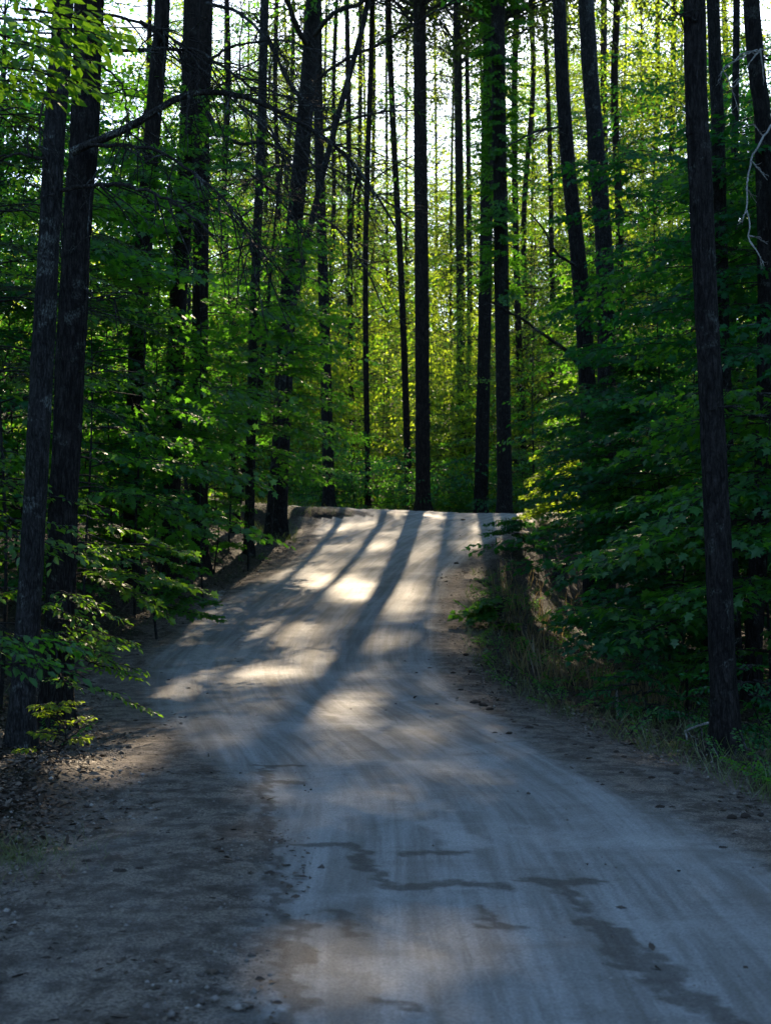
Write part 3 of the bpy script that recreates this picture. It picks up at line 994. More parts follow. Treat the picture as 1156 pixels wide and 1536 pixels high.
tree('tree', 'narrow brown trunk right behind another, sunlit leaves at its foot', [(706, 700), (703, 300), (700, 80)], 80, (12, 8), 30.5, M_bark_pine, None, dict(n=120, zlo=20, r=3, kind='far', mat=M_needle, top=.6), (40, 12, 30, .6, 2.4, dict(thick=.015)))
tree('pine_tree', 'dark trunk at the far road edge, right next to the leaf-clad trunk', [(721, 752), (728, 400), (733, 0)], 49, (26, 20), 32, M_bark, None, dict(n=800, zlo=17.5, r=5., kind='far', mat=M_needle, top=.6), (40, 8, 21, .5, 2.2), .01, 20, step=.2)


def extra_O(t, C, R):
    mb, fo = MB(), Foliage('fine')
    for i in range(260):
        z = C[0, 2] + rng.uniform(7.5, 21)
        o = np.array([np.interp(z, C[:, 2], C[:, j]) for j in range(3)])
        a = rng.uniform(0, 2 * math.pi)
        fo.spray(o + .25 * np.array([math.cos(a), math.sin(a), 0]), a, rng.normal(-.2, .3), rng.uniform(.3, .62))
    fo.emit(mb, 0, 1, False, False)
    mb.build('foliage', [M_leaf, M_twig], t)


tree('tree', 'broad leaf-clad trunk, green from top to midway, behind the turn of the road', [(757, 765), (750, 300), (746, 0)], 46, (28, 24), 30, M_bark, None, dict(n=420, zlo=19, r=4.6, kind='far', mat=M_leaf), (20, 8, 18, .5, 1.6), extra=extra_O)
tree('tree', 'dark trunk leaning to the road on the ditch side, nearer one of a close pair', [(888, 940), (884, 650), (868, 400), (850, 230), (838, 0)], 30, (36, 22), 20, M_bark, None, dict(NEARCROWN, zlo=17.5), (6, 8, 13, .4, 1.2), .012, 28, extra=extra_Q, step=.12)
tree('tree', 'speckled grey trunk of the close pair on the ditch side, the more upright one', [(908, 940), (908, 450), (892, 200), (878, 0)], 31.5, (36, 27), 22, M_bark_grey, None, dict(NEARCROWN, zlo=18), (8, 8, 14, .4, 1.4), .012, 28, step=.12)
tree('tree', 'tall bare dark trunk nearest on the ditch side, at the gravel edge', [(1089, 1163), (1075, 800), (1058, 450), (1047, 200), (1040, 0)], 11.5, (46, 38), 17, M_bark, None, dict(NEARCROWN), (5, 5, 8, .2, .7, dict(thick=.006)), .014, 60, extra=extra_R, step=.05)
tree('tree', 'grey trunk showing just behind the nearest trunk on the ditch side', [(1102, 1000), (1086, 600), (1076, 200), (1069, 0)], 19, (28, 22), 17, M_bark_grey, None, dict(NEARCROWN, zlo=11.5), None, .01, 24, step=.12)
tree('tree', 'dark trunk at the picture edge on the ditch side with a pale hanging twig', [(1128, 1000), (1146, 600), (1144, 200), (1126, 0)], 18, (32, 28), 17, M_bark, None, dict(NEARCROWN, zlo=11.5), None, .012, 24, extra=extra_T, step=.12)
tree('tree', 'small dark leaning stem behind the thin trunk at the top of the bank', [(352, 800), (362, 720), (380, 640), (392, 560)], 36, (15, 10), 9, M_bark, None, dict(n=14, zlo=5, r=1.5, kind='mid'), None)
tree('tree', 'grey trunk low behind the undergrowth at the picture edge, beyond the ditch', [(1062, 960), (1072, 780), (1096, 520), (1100, 300), (1104, 0)], 24, (16, 12), 17, M_bark_grey, None, dict(NEARCROWN, zlo=12, n=40), None)

# far trunks that look alike, standing in the sunlit wood beyond the bend
FARG = 'slim far trunks in the sunlit wood'
far_spots = [(415, 0, 68, 10), (520, 8, 66, 11), (505, -6, 80, 9), (575, 4, 74, 8), (540, -3, 88, 9), (600, 6, 92, 8), (655, 2, 86, 8), (668, -4, 64, 7), (775, 5, 62, 13), (795, -4, 76, 11), (815, 3, 66, 10),
             (772, 2, 90, 9), (925, 3, 58, 16), (948, 0, 64, 20), (985, -2, 70, 11), (962, 4, 84, 10), (1010, -3, 66, 12), (905, 2, 74, 14), (340, 3, 60, 12), (355, -4, 74, 10), (440, -5, 84, 9), (468, 3, 70, 9),
             (395, 2, 88, 8), (320, 4, 82, 9), (735, 3, 84, 10), (1125, -3, 52, 16), (1045, 4, 58, 12), (855, -5, 62, 11), (880, 4, 88, 10), (275, 3, 56, 12), (225, -3, 62, 11), (160, 4, 54, 12), (1085, 2, 72, 12), (640, 5, 98, 8), (560, -4, 100, 8), (700, 3, 100, 8)]
for i, (px, ln, D, w) in enumerate([f for f in far_spots[::2] + far_spots[1::8] if f[0] not in (575, 655, 600, 735, 772, 640)]):
    fir = i % 3 == 0
    tree('tree', 'slim trunk among sunlit leaves in the wood far beyond the bend', [(px + ln * 2 + rng.normal(0, 6), 760), (px + ln + rng.normal(0, 5), 560), (px + ln + rng.normal(0, 5), 330), (px + rng.normal(0, 6), 130), (px, 0)], D, (w, w * .8), 26 + rng.uniform(-2, 6), M_bark_pine, FARG,
         dict(kind='firfar' if fir else 'far', mat=M_needle if fir else (M_leaf_y if i % 4 else M_leaf_b), n=int(rng.uniform(260, 330)), zlo=1.0, zhi=rng.uniform(20, 27) * (1.15 if D > 80 else 1), r=3.1, top=.5, pw=1.15), (26, 5, 24, .6, 2.6, dict(thick=.014)), k=9, step=.8)

for i in range(20):
    D = rng.uniform(92, 126)
    px = 290 + 740 * (i + rng.uniform(.1, .9)) / 20
    zt = (HY - 0) / F * D
    tree('tree', 'tall leafy tree at the back of the wood against the bright sky', [(px + rng.normal(0, 5), 760), (px + rng.normal(0, 5), 400), (px, 0)], D, (6, 4), rng.uniform(34, 42), M_bark_pine, 'tall leafy trees against the sky',
         dict(kind='far', mat=M_leaf_y if i % 3 else M_leaf, n=500, zlo=9, r=4.8, top=.6, pw=.85), None, k=8, step=1.5)

# broadleaf trees with leaves from the ground up, that close the wood on both sides
SIDEG = 'leafy trees that close the wood beside the road'
side = [(-9, 14, 9), (-7.5, 20, 11), (-10, 26, 13), (-7.5, 31, 12), (-11, 36, 15), (-8.5, 42, 14), (-13, 46, 16), (-6.5, 52, 13), (-17, 40, 17), (-15, 30, 15), (-12, 56, 16), (-19, 58, 18),
        (6.2, 15, 9), (8, 20, 12), (6.6, 26, 11), (10, 24, 13), (8.2, 31, 12), (12, 32, 15), (9.5, 37, 13), (14, 40, 16), (16, 34, 16), (11, 52, 14), (16, 52, 16), (21, 46, 18), (19, 60, 18), (13, 62, 15), (25, 56, 19)]
for x, y, h in side:
    x += 1.4 if x > 0 else -.8
    px = CX + F * x / y
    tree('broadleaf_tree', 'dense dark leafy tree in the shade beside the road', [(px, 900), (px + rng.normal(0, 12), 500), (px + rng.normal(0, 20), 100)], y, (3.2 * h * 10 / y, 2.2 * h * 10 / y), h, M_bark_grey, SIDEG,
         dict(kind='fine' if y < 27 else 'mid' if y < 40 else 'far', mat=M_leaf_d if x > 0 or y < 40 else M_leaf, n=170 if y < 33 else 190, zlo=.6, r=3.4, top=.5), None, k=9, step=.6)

# ------------------------------------------------------------------ saplings and undergrowth one can tell apart
PI = math.pi
sapling('beech_sapling', 'low beech sapling with sunlit leaves leaning over the gravel from behind the thick black trunk', 80, 12.6, 1.45, .5, .55, 6, 'beech', M_leaf_b, 0., .5, 2, 0, pitch=-.02, stem=.014, ss=.6)
sapling('maple_sapling', 'sunlit maple sapling spreading one broad tier over the verge from behind the thick black trunk', 100, 14.8, 2.7, 1.3, .8, 12, 'fine', M_leaf_b, 0., .5, 2, .1, pitch=.02, ss=.62)
sapling('maple_sapling', 'dark maple sapling between the thick black trunk and the next trunk on the bank', 130, 19, 6.5, 2.0, 1.4, 20, 'fine', M_leaf, 0., 1.0, 3, .1)
sapling('maple_sapling', 'maple sapling with drooping tiers in front of the straight trunks on the bank', 205, 22.5, 7.5, 2.3, 1.5, 22, 'fine', M_leaf, 0., 1.1, 3, .2)
sapling('maple_sapling', 'tall maple sapling in front of the upright trunk on the bank', 305, 26, 9, 2.5, 1.7, 24, 'fine', M_leaf, None, 1., 3, -.2)
sapling('maple_sapling', 'maple sapling by the thin trunk, one tier reaching across the big flared trunk', 375, 30.5, 7.5, 2.6, 1.8, 19, 'fine', M_leaf, .2, 1.0, 3, .3)
sapling('maple_sapling', 'short maple sapling on the bank edge under the straight trunks', 235, 21, 1.9, .4, .6, 9, 'fine', M_leaf, 0., 1.2, 2, .1, ss=.5)
sapling('maple_sapling', 'low maple sapling on the bank beside the leaning stem', 325, 29, 2.0, .4, .8, 9, 'fine', M_leaf, None, 1., 2, ss=.5)
sapling('beech_sapling', 'leafy beech sapling at the picture edge behind the slim nearest trunk', -10, 15.5, 6.5, .8, 1.6, 22, 'beech', M_leaf_b, None, 1., 3)
sapling('beech_sapling', 'beech sapling with small leaves low behind the slim nearest trunk', -15, 13, 2.6, .6, .8, 12, 'beech', M_leaf_b, None, 1., 3)
sapling('beech_sapling', 'big-leaved sprig hanging in at the picture edge in front of the slim trunk', -100, 7.2, 1.35, 1.05, .55, 4, 'beech', M_leaf, 0.05, .15, 1, 0, stem=.012, ss=.5)
sapling('hemlock_sapling', 'dark hemlock sapling with fine needles at the picture edge below the top leaves', 0, 14, 6.3, 3.2, 1.1, 14, 'fir', M_needle, None, 1., 3)
sapling('maple_sapling', 'deep green sapling in the dark gap behind the two nearest trunks', 80, 22, 7.5, 1.2, 2.2, 22, 'fine', M_leaf_d, None, 1., 3)
sapling('maple_sapling', 'thin sapling behind the first bank trunk with a fan of shade leaves', 190, 30, 10, 1.5, 2.4, 24, 'fine', M_leaf, None, 1., 3)
sapling('maple_sapling', 'sapling behind the thin trunk and in front of sunlit wood', 420, 41, 9, 1.0, 2.2, 20, 'fine', M_leaf, None, 1., 3)
# ditch side
sapling('beech_shrub', 'small bright sunlit bush on the ditch side where the road turns away', 838, 37.5, 1.9, .2, .7, 20, 'fine', M_leaf_y, None, 1., 2, 0, ss=.6, cat='bush')
sapling('maple_sapling', 'sunlit maple sapling hanging over the turn of the road', 905, 39, 7.5, 2.6, 1.4, 28, 'fine', M_leaf_b, PI, 1.1, 3, -.2, ss=.65)
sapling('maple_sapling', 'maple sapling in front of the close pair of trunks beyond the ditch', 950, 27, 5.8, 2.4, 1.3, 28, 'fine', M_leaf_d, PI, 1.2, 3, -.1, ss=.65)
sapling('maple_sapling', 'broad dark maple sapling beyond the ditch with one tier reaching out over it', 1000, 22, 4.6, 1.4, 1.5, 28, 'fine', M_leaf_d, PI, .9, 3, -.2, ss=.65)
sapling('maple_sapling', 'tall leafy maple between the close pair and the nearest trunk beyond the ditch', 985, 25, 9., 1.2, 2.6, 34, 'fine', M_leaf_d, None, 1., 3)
sapling('maple_sapling', 'low maple sapling whose tier reaches toward the nearest trunk on the ditch side', 1025, 17, 2.3, .9, .9, 10, 'fine', M_leaf_d, PI, .7, 3)
sapling('maple_sapling', 'tall maple sapling behind the nearest trunk beyond the ditch', 1065, 21, 8.0, .6, 2.2, 30, 'fine', M_leaf, None, 1., 3)
sapling('maple_sapling', 'tiered maple sapling at the picture edge beyond the nearest trunk', 1150, 15.5, 3.7, .8, 1.5, 18, 'fine', M_leaf, PI, 1.1, 3)
sapling('maple_sapling', 'maple sapling with layered branches at the picture edge, upper part by the pale twig', 1175, 18.5, 7.5, 2.5, 2.0, 22, 'fine', M_leaf_d, PI, 1.0, 3)
sapling('maple_sapling', 'slender maple sapling near the close pair with leaves lit from behind', 875, 33.5, 8, 3.4, 1.2, 24, 'fine', M_leaf, None, 1., 3, .1, ss=.65)
sapling('maple_sapling', 'maple sapling with leaves in front of the leaf-clad trunk at the bend', 800, 51, 9.5, 1.6, 2.4, 22, 'fine', M_leaf, PI, 1., 3)
sapling('maple_sapling', 'high-crowned young maple behind the close pair beyond the ditch', 930, 36, 13, 3., 3.0, 34, 'mid', M_leaf, None, 1., 3)
sapling('maple_sapling', 'high-crowned young maple behind the nearest trunk on the ditch side', 1040, 30, 11.5, 3., 3.0, 34, 'mid', M_leaf_d, None, 1., 3)
sapling('maple_sapling', 'young maple seen between the close pair and the leaf-clad trunk', 800, 50, 13, 2., 3.0, 30, 'mid', M_leaf_b, None, 1., 3)
sapling('fern_shrub', 'low leafy shrub at the foot of the nearest trunk beyond the gravel', 1130, 12.2, .7, .1, .5, 9, 'beech', M_leaf_d, None, 1., 2, stem=.008, cat='bush', ss=.45)
sapling('fern_shrub', 'low leafy shrub in the ditch by the thin stake', 960, 15, .6, .1, .5, 8, 'beech', M_leaf_d, None, 1., 2, stem=.008, cat='bush', ss=.45)
sapling('fern_shrub', 'low shrub on the embankment just off the curve of the gravel', 750, 22, .6, .1, .3, 12, 'fine', M_leaf, None, 1., 2, stem=.008, cat='bush', ss=.45)
sapling('fern_shrub', 'dark low shrub on the embankment below the sunlit bush', 785, 33, .9, .1, .6, 10, 'fine', M_leaf_d, None, 1., 2, stem=.01, cat='bush', ss=.45)
sapling('fern_shrub', 'small yellowish weed on the verge between the two nearest trunks and the gravel', 92, 10.7, .42, .05, .16, 12, 'beech', M_leaf_y, None, 1., 1, stem=.006, pitch=.6, cat='weed', ss=.22)
sapling('maple_sapling', 'broad-leaved maple between the first bank trunk and the straight one', 235, 25.5, 8, 2.2, 1.9, 24, 'fine', M_leaf, None, 1., 3)
sapling('maple_sapling', 'maple sapling filling the gap between the upright trunk and the thin trunk', 345, 32, 9, 1.8, 2.0, 26, 'fine', M_leaf, None, 1., 3)
sapling('maple_sapling', 'young maple behind the thick black trunk, seen over the low green bush', 165, 27, 9, 1.8, 2.2, 26, 'fine', M_leaf, None, 1., 3)
sapling('maple_sapling', 'young maple behind the slim trunk at the picture edge', 20, 24, 8, 1.6, 2.0, 24, 'fine', M_leaf_d, None, 1., 3)
sapling('beech_shrub', 'dense low green bush in the dark gap behind the nearest trunk beyond the ditch', 1120, 20, 2.4, .2, .9, 24, 'fine', M_leaf_d, None, 1., 2, 0, ss=.7, cat='bush')
sapling('beech_shrub', 'dense low green bush beyond the ditch, in line with the thin stake', 1000, 24, 2.8, .2, 1.0, 26, 'fine', M_leaf_d, None, 1., 2, 0, ss=.7, cat='bush')
sapling('beech_shrub', 'dark bush low between the close pair of trunks and the ditch', 965, 28, 2.6, .2, 1.0, 26, 'fine', M_leaf_d, None, 1., 2, 0, ss=.7, cat='bush')
sapling('beech_shrub', 'bushy green clump at the picture edge beyond the ditch', 1165, 24, 3.2, .2, 1.1, 28, 'fine', M_leaf_d, None, 1., 2, 0, ss=.7, cat='bush')
sapling('beech_shrub', 'green bush on the bank between the thick black trunk and the next one', 140, 24, 2.4, .2, .9, 22, 'fine', M_leaf, None, 1., 2, 0, ss=.7, cat='bush')
sapling('beech_shrub', 'green bush behind the first bank trunk', 185, 29, 2.4, .2, 1.0, 22, 'fine', M_leaf, None, 1., 2, 0, ss=.7, cat='bush')
sapling('beech_shrub', 'leafy bush on the bank behind the upright trunk', 290, 33, 2.4, .2, 1.0, 22, 'fine', M_leaf, None, 1., 2, 0, ss=.7, cat='bush')
sapling('beech_shrub', 'bush low at the picture edge behind the slim trunk', 30, 21, 2.6, .2, 1.0, 24, 'fine', M_leaf, None, 1., 2, 0, ss=.7, cat='bush')
for i in range(22):
    px = 425 + 410 * (i + rng.uniform(0, 1)) / 22
    D = rng.uniform(48.5, 54)
    sapling('shrub', 'dark leafy shrub in the row behind the far edge of the road', px, D, rng.uniform(1.2, 3.2), .15, rng.uniform(.9, 1.5), 13, 'mid', M_leaf if i % 3 else M_leaf_d, None, 1., 2, 0, 'undergrowth behind the road', cat='bush', twigs=False, cull=True)
for i in range(44):
    px = 330 + 560 * (i + rng.uniform(0, 1)) / 44
    D = rng.uniform(56, 84)
    sapling('maple_sapling', 'sunlit young maple in the wood beyond the bend', px, D, rng.uniform(6, 14), .4, rng.uniform(2., 2.8), 40, 'far', [M_leaf_y, M_leaf_b, M_leaf_y][i % 3], None, 1., 2, 0, 'young maples in the sunlit wood', twigs=False, cull=True)

# ------------------------------------------------------------------ the far wood: a leafy mass nobody could count, plus added side screens
fw = MB()
fo = Foliage('far')
th = rng.uniform(-.42, .42, 5600)
rr = rng.uniform(116, 235, 5600)
wx, wy = np.sin(th) * rr, np.cos(th) * rr
wz = terrain(wx, wy)[0]
top = 22 + 6 * wob(np.column_stack([wx, wy]), .12, 2)
for x, y, z, tp in zip(wx, wy, wz, top):
    fo.spray((x, y, z + rng.random() ** 1.1 * tp), rng.uniform(0, 6.28), rng.normal(0, .3), rng.uniform(1.5, 2.6))
fo.L = [(a, b, c, d * 2.0, e) for a, b, c, d, e in fo.L]
fo.emit(fw, 0, 1, False, False)
mb, fo = MB(), Foliage('big')  # leaf walls added along both sides to block side sky and darken the wood
for sx in (-1, 1):
    for i in range(1500):
        y = rng.uniform(-6, 75)
        x = sx * (rng.uniform(11, 19) + max(0, y) * .16)
        fo.spray((x, y, gz(x, y) + rng.uniform(0, 16)), rng.uniform(0, 6.28), rng.normal(0, .3), rng.uniform(.9, 1.6))
fo.emit(fw, 2, 1, False, True)
tag(fw.build('far_wood_and_side_screen', [M_leaf_y, M_twig, M_leaf]), 'leafy mass of the far wood, with leaf screens added beside the road to block side sky', 'wood', kind='stuff')

# ------------------------------------------------------------------ ground cover
def scatter(n, x0, x1, y0, y1, emin, emax, keep=None, ypow=1.8):
    y = y0 + (y1 - y0) * rng.random(n) ** ypow
    x = rng.uniform(x0, x1, n)
    z, e = terrain(x, y)
    k = (e > emin) & (e < emax)
    if keep is not None:
        k &= keep(x, y, e)
    return np.column_stack([x, y, z])[k], e[k]


# fallen leaves
P, E_ = scatter(90000, -9, 9, 5, 44, -1.6, 6, lambda x, y, e: rng.random(len(x)) < np.where(e < 0, .12 * np.exp(e * 2.2), np.clip(.35 + e, .05, 1)))
P5, _ = scatter(16000, -5, -1.2, 7.2, 15, -.8, 2.5, lambda x, y, e: rng.random(len(x)) < sm((e + .55 + .35 * wob(np.column_stack([x, y]), 2.5, 3)) / 1.3) * sm((y - 7.2) / 1.8))
P = np.vstack([P, P5])
n = len(P)
d = norm(np.column_stack([rng.normal(0, 1, (n, 2)), rng.normal(0, .25, n)]))
nn = norm(np.column_stack([rng.normal(0, .45, (n, 2)), np.ones(n)]))
mb = MB()
add_leaves(mb, (P + [0, 0, .012], d, nn, rng.uniform(.03, .075, n), np.clip(rng.beta(1.2, 3.2, n), 0, 1)), 'ovate')
tag(mb.build('leaf_litter', [M_litter]), 'brown fallen leaves over the bank and the ditch', 'leaf litter', kind='stuff')

# grass and weeds by the ditch and one patch on the verge
P, _ = scatter(42000, 0, 8, 8, 32, -.05, 2.2, lambda x, y, e: (x > 0) & (wob(np.column_stack([x, y]), 1.4, 5) > -.25) & (rng.random(len(x)) < np.exp(-np.clip(e, 0, 9) * .8)))
P2 = np.column_stack([rng.normal(-2.05, .22, 900), rng.normal(7.6, .28, 900), np.zeros(900)])
P2[:, 2] = terrain(P2[:, 0], P2[:, 1])[0]
P3g, _ = scatter(9000, -6, 0, 9, 40, .1, 2.5, lambda x, y, e: (x < 0) & (wob(np.column_stack([x, y]), 1.6, 6) > .35))
P4, _ = scatter(16000, -9, 9, 36, 52, .05, 3., lambda x, y, e: (wob(np.column_stack([x, y]), 1.2, 3) > -.3))
PG = np.vstack([P, P2, P3g, P4])
n = len(PG)
hh = np.r_[rng.uniform(.05, .22, len(P)), rng.uniform(.04, .1, len(P2)), rng.uniform(.05, .2, len(P3g)), rng.uniform(.08, .3, len(P4))]
ang = rng.uniform(0, 6.28, n)
lean = rng.uniform(.1, 1.1, n)
dv = np.column_stack([np.cos(ang) * lean, np.sin(ang) * lean, np.ones(n)])
mb = MB()
add_leaves(mb, (PG, norm(dv), norm(np.column_stack([np.cos(ang + 2), np.sin(ang + 2), -lean])), hh, rng.random(n)), 'blade')
tag(mb.build('grass', [M_grass]), 'green grass and weeds along the ditch and on the verge', 'grass', kind='stuff')
P, _ = scatter(1800, 1, 5, 17, 36, .4, 2.4, lambda x, y, e: (x > .5) & (wob(np.column_stack([x, y]), 1.2, 2) > -.1))
n = len(P)
ang = rng.uniform(0, 6.28, n)
lean = rng.uniform(.05, .4, n)
mb = MB()
add_leaves(mb, (P, norm(np.column_stack([np.cos(ang) * lean, np.sin(ang) * lean, np.ones(n)])), norm(np.column_stack([np.cos(ang + 2), np.sin(ang + 2), -lean])), rng.uniform(.12, .55, n), rng.random(n)), 'blade')
tag(mb.build('dry_grass', [M_straw]), 'dry yellow stalks on the embankment below the bend', 'dry grass', kind='stuff')

# leafy weeds on the ground
P, _ = scatter(2600, -7, 9, 9, 34, .1, 4.5, lambda x, y, e: (wob(np.column_stack([x, y]), 1.1, 7) > -.1) & ((x > 0) | (rng.random(len(x)) < .25)))
mb, fo = MB(), Foliage('beech')
for p in P:
    fo.spray(p + [0, 0, .04], rng.uniform(0, 6.28), rng.uniform(.2, .9), rng.uniform(.14, .34))
fo.L = [(a, b, c, dd * .7, e) for a, b, c, dd, e in fo.L]
fo.emit(mb, 0, 1, False, False)
tag(mb.build('ground_weeds', [M_leaf, M_twig]), 'low leafy weeds covering the ground beside the road', 'weeds', kind='stuff')

# dark needles and bits of bark that have drifted onto the shoulders
P, E_ = scatter(150000, -5, 5, 4.2, 36, -2.4, .8, lambda x, y, e: rng.random(len(x)) < np.clip(np.where(x < np.interp(y, [3, 8, 13, 20], [-.4, -.6, -1.9, -3]) + .2, .3, 0) + sm((e + 1.) / .9), 0, 1) * np.clip(.12 + .9 * sm((wob(np.column_stack([x * 1.6, y * .9]), 2.1, 1) - .05) / .8), 0, 1))
n = len(P)
ang = rng.uniform(0, 6.28, n)
mb = MB()
add_leaves(mb, (P + [0, 0, .016], norm(np.column_stack([np.cos(ang), np.sin(ang), rng.normal(0, .12, n)])), norm(np.column_stack([rng.normal(0, .3, (n, 2)), np.ones(n)])), np.clip(.012 + rng.gamma(1.5, .011, n), 0, .09), np.clip(rng.beta(1., 4., n), 0, 1)), 'ovate')
tag(mb.build('needle_litter', [M_litter]), 'dark needles and bark bits drifted over the gravel shoulders', 'needle litter', kind='stuff')

# loose gravel on the road and its shoulders
OCT = np.array([(1, 0, 0), (0, 1, 0), (-1, 0, 0), (0, -1, 0), (0, 0, .7), (0, 0, -.7)])
OF = np.array([(0, 1, 4), (1, 2, 4), (2, 3, 4), (3, 0, 4), (1, 0, 5), (2, 1, 5), (3, 2, 5), (0, 3, 5)])
P, E_ = scatter(90000, -5, 5, 4.2, 34, -2.6, .5, lambda x, y, e: rng.random(len(x)) < np.clip(.04 + np.maximum(sm((e + 1.0) / .8), sm((np.interp(y, [3, 5, 8, 10, 13, 16, 19, 24, 30, 45], [-.4, -.45, -.6, -.95, -1.95, -2.7, -3.1, -3.0, -2.5, -20]) - x) / .6 + .3)), 0, 1))
n = len(P)
size = .0036 * (1 + rng.pareto(2.3, n))
size = np.clip(size, 0, .022)
V = OCT[None] * size[:, None, None] * rng.uniform(.6, 1.4, (n, 6, 1))
a = rng.uniform(0, 6.28, n)
V = np.stack([V[..., 0] * np.cos(a)[:, None] - V[..., 1] * np.sin(a)[:, None], V[..., 0] * np.sin(a)[:, None] + V[..., 1] * np.cos(a)[:, None], V[..., 2]], -1) + (P + [0, 0, .012])[:, None]
mb = MB().add(V.reshape(-1, 3), (np.arange(n)[:, None, None] * 6 + OF[None]).reshape(-1, 3), 0, np.repeat(np.clip(rng.beta(1.2, 2.5, n), 0, 1), 6))
tag(mb.build('gravel', [M_stone]), 'loose gravel scattered over the road edges', 'gravel', kind='stuff')

# dark clods and cones lying on the gravel, each its own thing
def clod_mesh(seed):
    r = np.random.default_rng(seed)
    th, ph = np.meshgrid(np.arange(10) / 10 * 2 * PI, np.linspace(-PI / 2, PI / 2, 7))
    V = np.stack([np.cos(ph) * np.cos(th), np.cos(ph) * np.sin(th), np.sin(ph) * .62], -1).reshape(-1, 3)
    V *= (1 + .22 * wob(V * 2.2, 1.5, seed % 8)[:, None] + .12 * r.normal(0, 1, (len(V), 1)))
    i = np.arange(6)[:, None] * 10 + np.arange(10)[None]
    j = np.arange(6)[:, None] * 10 + (np.arange(10)[None] + 1) % 10
    return MB().add(V, np.stack([i, j, j + 10, i + 10], -1).reshape(-1, 4))


protos = [clod_mesh(i) for i in range(6)]
made = {}
spots = []
for px, py, w in [(150, 752 + 330, 6), (205, 1083, 7), (232, 1095, 7), (225, 1136, 8), (256, 1182, 8), (190, 1125, 9), (257, 1180, 9), (208, 995, 7), (172, 1312, 13), (130, 1297, 12), (250, 1254, 10), (128, 1302, 9), (182, 1316, 16), (208, 1310, 14),
                  (250, 1253, 11), (70, 1445, 16), (355, 1126, 5), (243, 1010, 5), (690, 950, 9), (683, 976, 8), (700, 905, 7), (695, 926, 8), (715, 862, 7), (722, 885, 7), (712, 1057, 12), (724, 1062, 14), (735, 1068, 12), (705, 1020, 8),
                  (700, 1004, 8), (678, 1023, 7), (768, 1080, 10), (775, 1086, 10), (790, 1090, 11), (802, 1092, 9), (856, 1112, 10), (860, 1122, 11), (885, 1125, 12), (925, 1128, 10), (930, 1134, 10), (893, 1178, 9), (905, 1180, 9), (977, 1171, 11),
                  (990, 1214, 14), (1008, 1214, 9), (1020, 1184, 9), (1062, 1277, 13), (1085, 1278, 16), (1120, 1225, 16), (1140, 1228, 14), (1090, 1230, 16), (1100, 1255, 14), (1010, 1160, 9), (935, 1160, 8), (845, 1135, 8), (745, 880, 7),
                  (733, 905, 7), (690, 1040, 8), (660, 1060, 6), (764, 1100, 9), (800, 1120, 8), (560, 1300, 4), (720, 1410, 5), (797, 1482, 6), (640, 1170, 4), (470, 1190, 4)]:
    spots.append((px + rng.normal(0, 3), py + rng.normal(0, 2), w * rng.uniform(.6, 1.2)))
for px, py, w in spots:
    q = flat_pt(px, py)
    side_ = 'bank' if px < 400 else ('ditch' if px > 650 else 'road')
    k = int(rng.integers(6))
    D = q[1]
    if k not in made:
        o = protos[k].build('dirt_clod', [M_clod], None, smooth=True, origin=(0, 0, 0))
        made[k] = o
    else:
        o = made[k].copy()
        COL.objects.link(o)
    sc = w * D / F / 2
    o.location = (q[0], q[1], gz(q[0], q[1]) + sc * .25 + .012)
    o.scale = (sc * rng.uniform(.8, 1.3), sc * rng.uniform(.8, 1.2), sc * rng.uniform(.7, 1.))
    o.rotation_euler = (0, 0, rng.uniform(0, 6.28))
    tag(o, {'bank': 'small dark clod lying on the gravel of the bank side shoulder', 'ditch': 'small dark clod lying on the gravel of the ditch side shoulder', 'road': 'tiny dark clod lying on the pale wheel tracks'}[side_], 'dirt clod',
        {'bank': 'clods on the bank side shoulder', 'ditch': 'clods on the ditch side shoulder', 'road': 'clods on the wheel tracks'}[side_])

# thin stake in the ditch
D = 15.2
x = (925 - CX) / F * D
z0 = gz(x, D)
mb = MB()
zt = EYE + (HY - 1034) / F * D
tubes(mb, np.array([(x, D, z0 - .1), (x + .004, D, z0 + .1), (x - .004, D, zt - .05), (x, D, zt)]), [.016, .016, .015, .003], 6)
tag(mb.build('stake', [M_pale], None, origin=(x, D, z0)), 'thin pale stake standing upright in the ditch', 'stake')
# bleached fallen branch with a bend
D = 12.4
t = thing('fallen_branch', (P3(1045, 1100, D)[0], D, gz(P3(1045, 1100, D)[0], D)), 'bleached bent branch lying by the foot of the nearest trunk on the ditch side', 'branch')
mb = MB()
tubes(mb, smooth_path([P3(1072, 1082, D), P3(1055, 1086, D), P3(1040, 1091, D), P3(1026, 1097, D)], 10), np.linspace(.012, .009, 10), 6)
tubes(mb, smooth_path([P3(1027, 1097, D), P3(1030, 1112, D), P3(1029, 1140, D)], 8), np.linspace(.01, .006, 8), 6)
tubes(mb, smooth_path([P3(1030, 1095, D), P3(1036, 1104, D), P3(1042, 1106, D)], 6), np.linspace(.006, .003, 6), 5)
mb.build('wood', [M_pale], t)
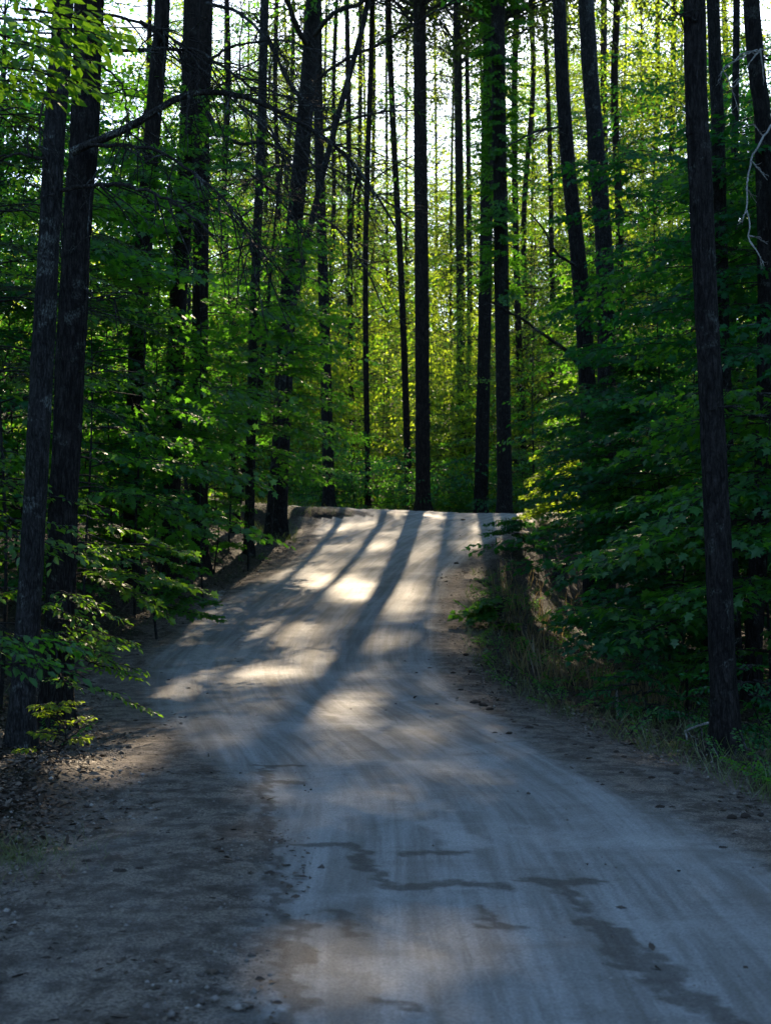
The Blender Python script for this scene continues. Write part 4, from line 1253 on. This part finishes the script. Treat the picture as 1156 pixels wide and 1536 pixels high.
# grey leaning stump
D = 33.
b = P3(826, 905, D)
t = P3(842, 843, D)
z0 = gz(b[0], D)
mb = MB()
k = 14
th = np.arange(k) / k * 2 * PI
rows = []
for f in np.linspace(0, 1, 9):
    c = b * (1 - f) + t * f
    r = .2 * (1 - .25 * f) * (1 + .08 * np.sin(th * 3 + f * 3)) * (1 + .4 * math.exp(-f * 6))
    rows.append(np.column_stack([c[0] + r * np.cos(th), c[1] + r * np.sin(th), np.full(k, c[2]) + (f > .95) * (.09 * np.sin(th * 2.3 + 1) + .05 * np.sin(th * 5))]))
V = np.vstack(rows + [[t - (0, 0, .08)]])
i = np.arange(8)[:, None] * k + np.arange(k)[None]
j = np.arange(8)[:, None] * k + (np.arange(k)[None] + 1) % k
mb.add(V, np.stack([i, j, j + k, i + k], -1).reshape(-1, 4))
mb.add(V, np.column_stack([8 * k + np.arange(k), 8 * k + (np.arange(k) + 1) % k, np.full(k, 9 * k)]))
tag(mb.build('stump', [M_bark_grey], None, smooth=True, origin=(b[0], D, z0)), 'grey leaning broken stump under the sunlit bush at the turn of the road', 'stump')

# ------------------------------------------------------------------ camera, sky, sun
cam = bpy.data.cameras.new('camera')
cam.sensor_fit = 'VERTICAL'
cam.sensor_height = 36
cam.lens = 36 * F / 1536
cam.shift_y = (HY - 768) / 1536
cam.clip_end = 3000
cam.dof.use_dof = True
cam.dof.focus_distance = 13.0
cam.dof.aperture_fstop = 4.0
co = bpy.data.objects.new('camera', cam)
co.location = (0, 0, EYE)
co.rotation_euler = (math.pi / 2, 0, 0)
COL.objects.link(co)
scene.camera = co

w = bpy.data.worlds.new('World')
scene.world = w
w.use_nodes = True
nt = w.node_tree
bg = nt.nodes['Background']
sky = nt.nodes.new('ShaderNodeTexSky')
sky.sky_type = 'NISHITA'
sky.sun_disc = False
sky.sun_elevation = SUN_EL
sky.sun_rotation = SUN_AZ
sky.dust_density = .5
sky.ozone_density = 3.5
sky.air_density = 1.0
nt.links.new(sky.outputs[0], bg.inputs[0])
bg.inputs[1].default_value = .095

sl = bpy.data.lights.new('sun', 'SUN')
sl.energy = 4.8
sl.angle = math.radians(.53)
sl.color = (1, .8, .55)
so = bpy.data.objects.new('sun', sl)
so.rotation_euler = (math.pi / 2 - SUN_EL, 0, math.pi - SUN_AZ)
COL.objects.link(so)

scene.view_settings.view_transform = 'Standard'
scene.view_settings.look = 'None'
scene.view_settings.exposure = 2.2
scene.view_settings.gamma = 1
c = scene.cycles
c.max_bounces = 7
c.diffuse_bounces = 4
c.glossy_bounces = 2
c.transmission_bounces = 5
c.use_denoising = True
c.sample_clamp_indirect = 6
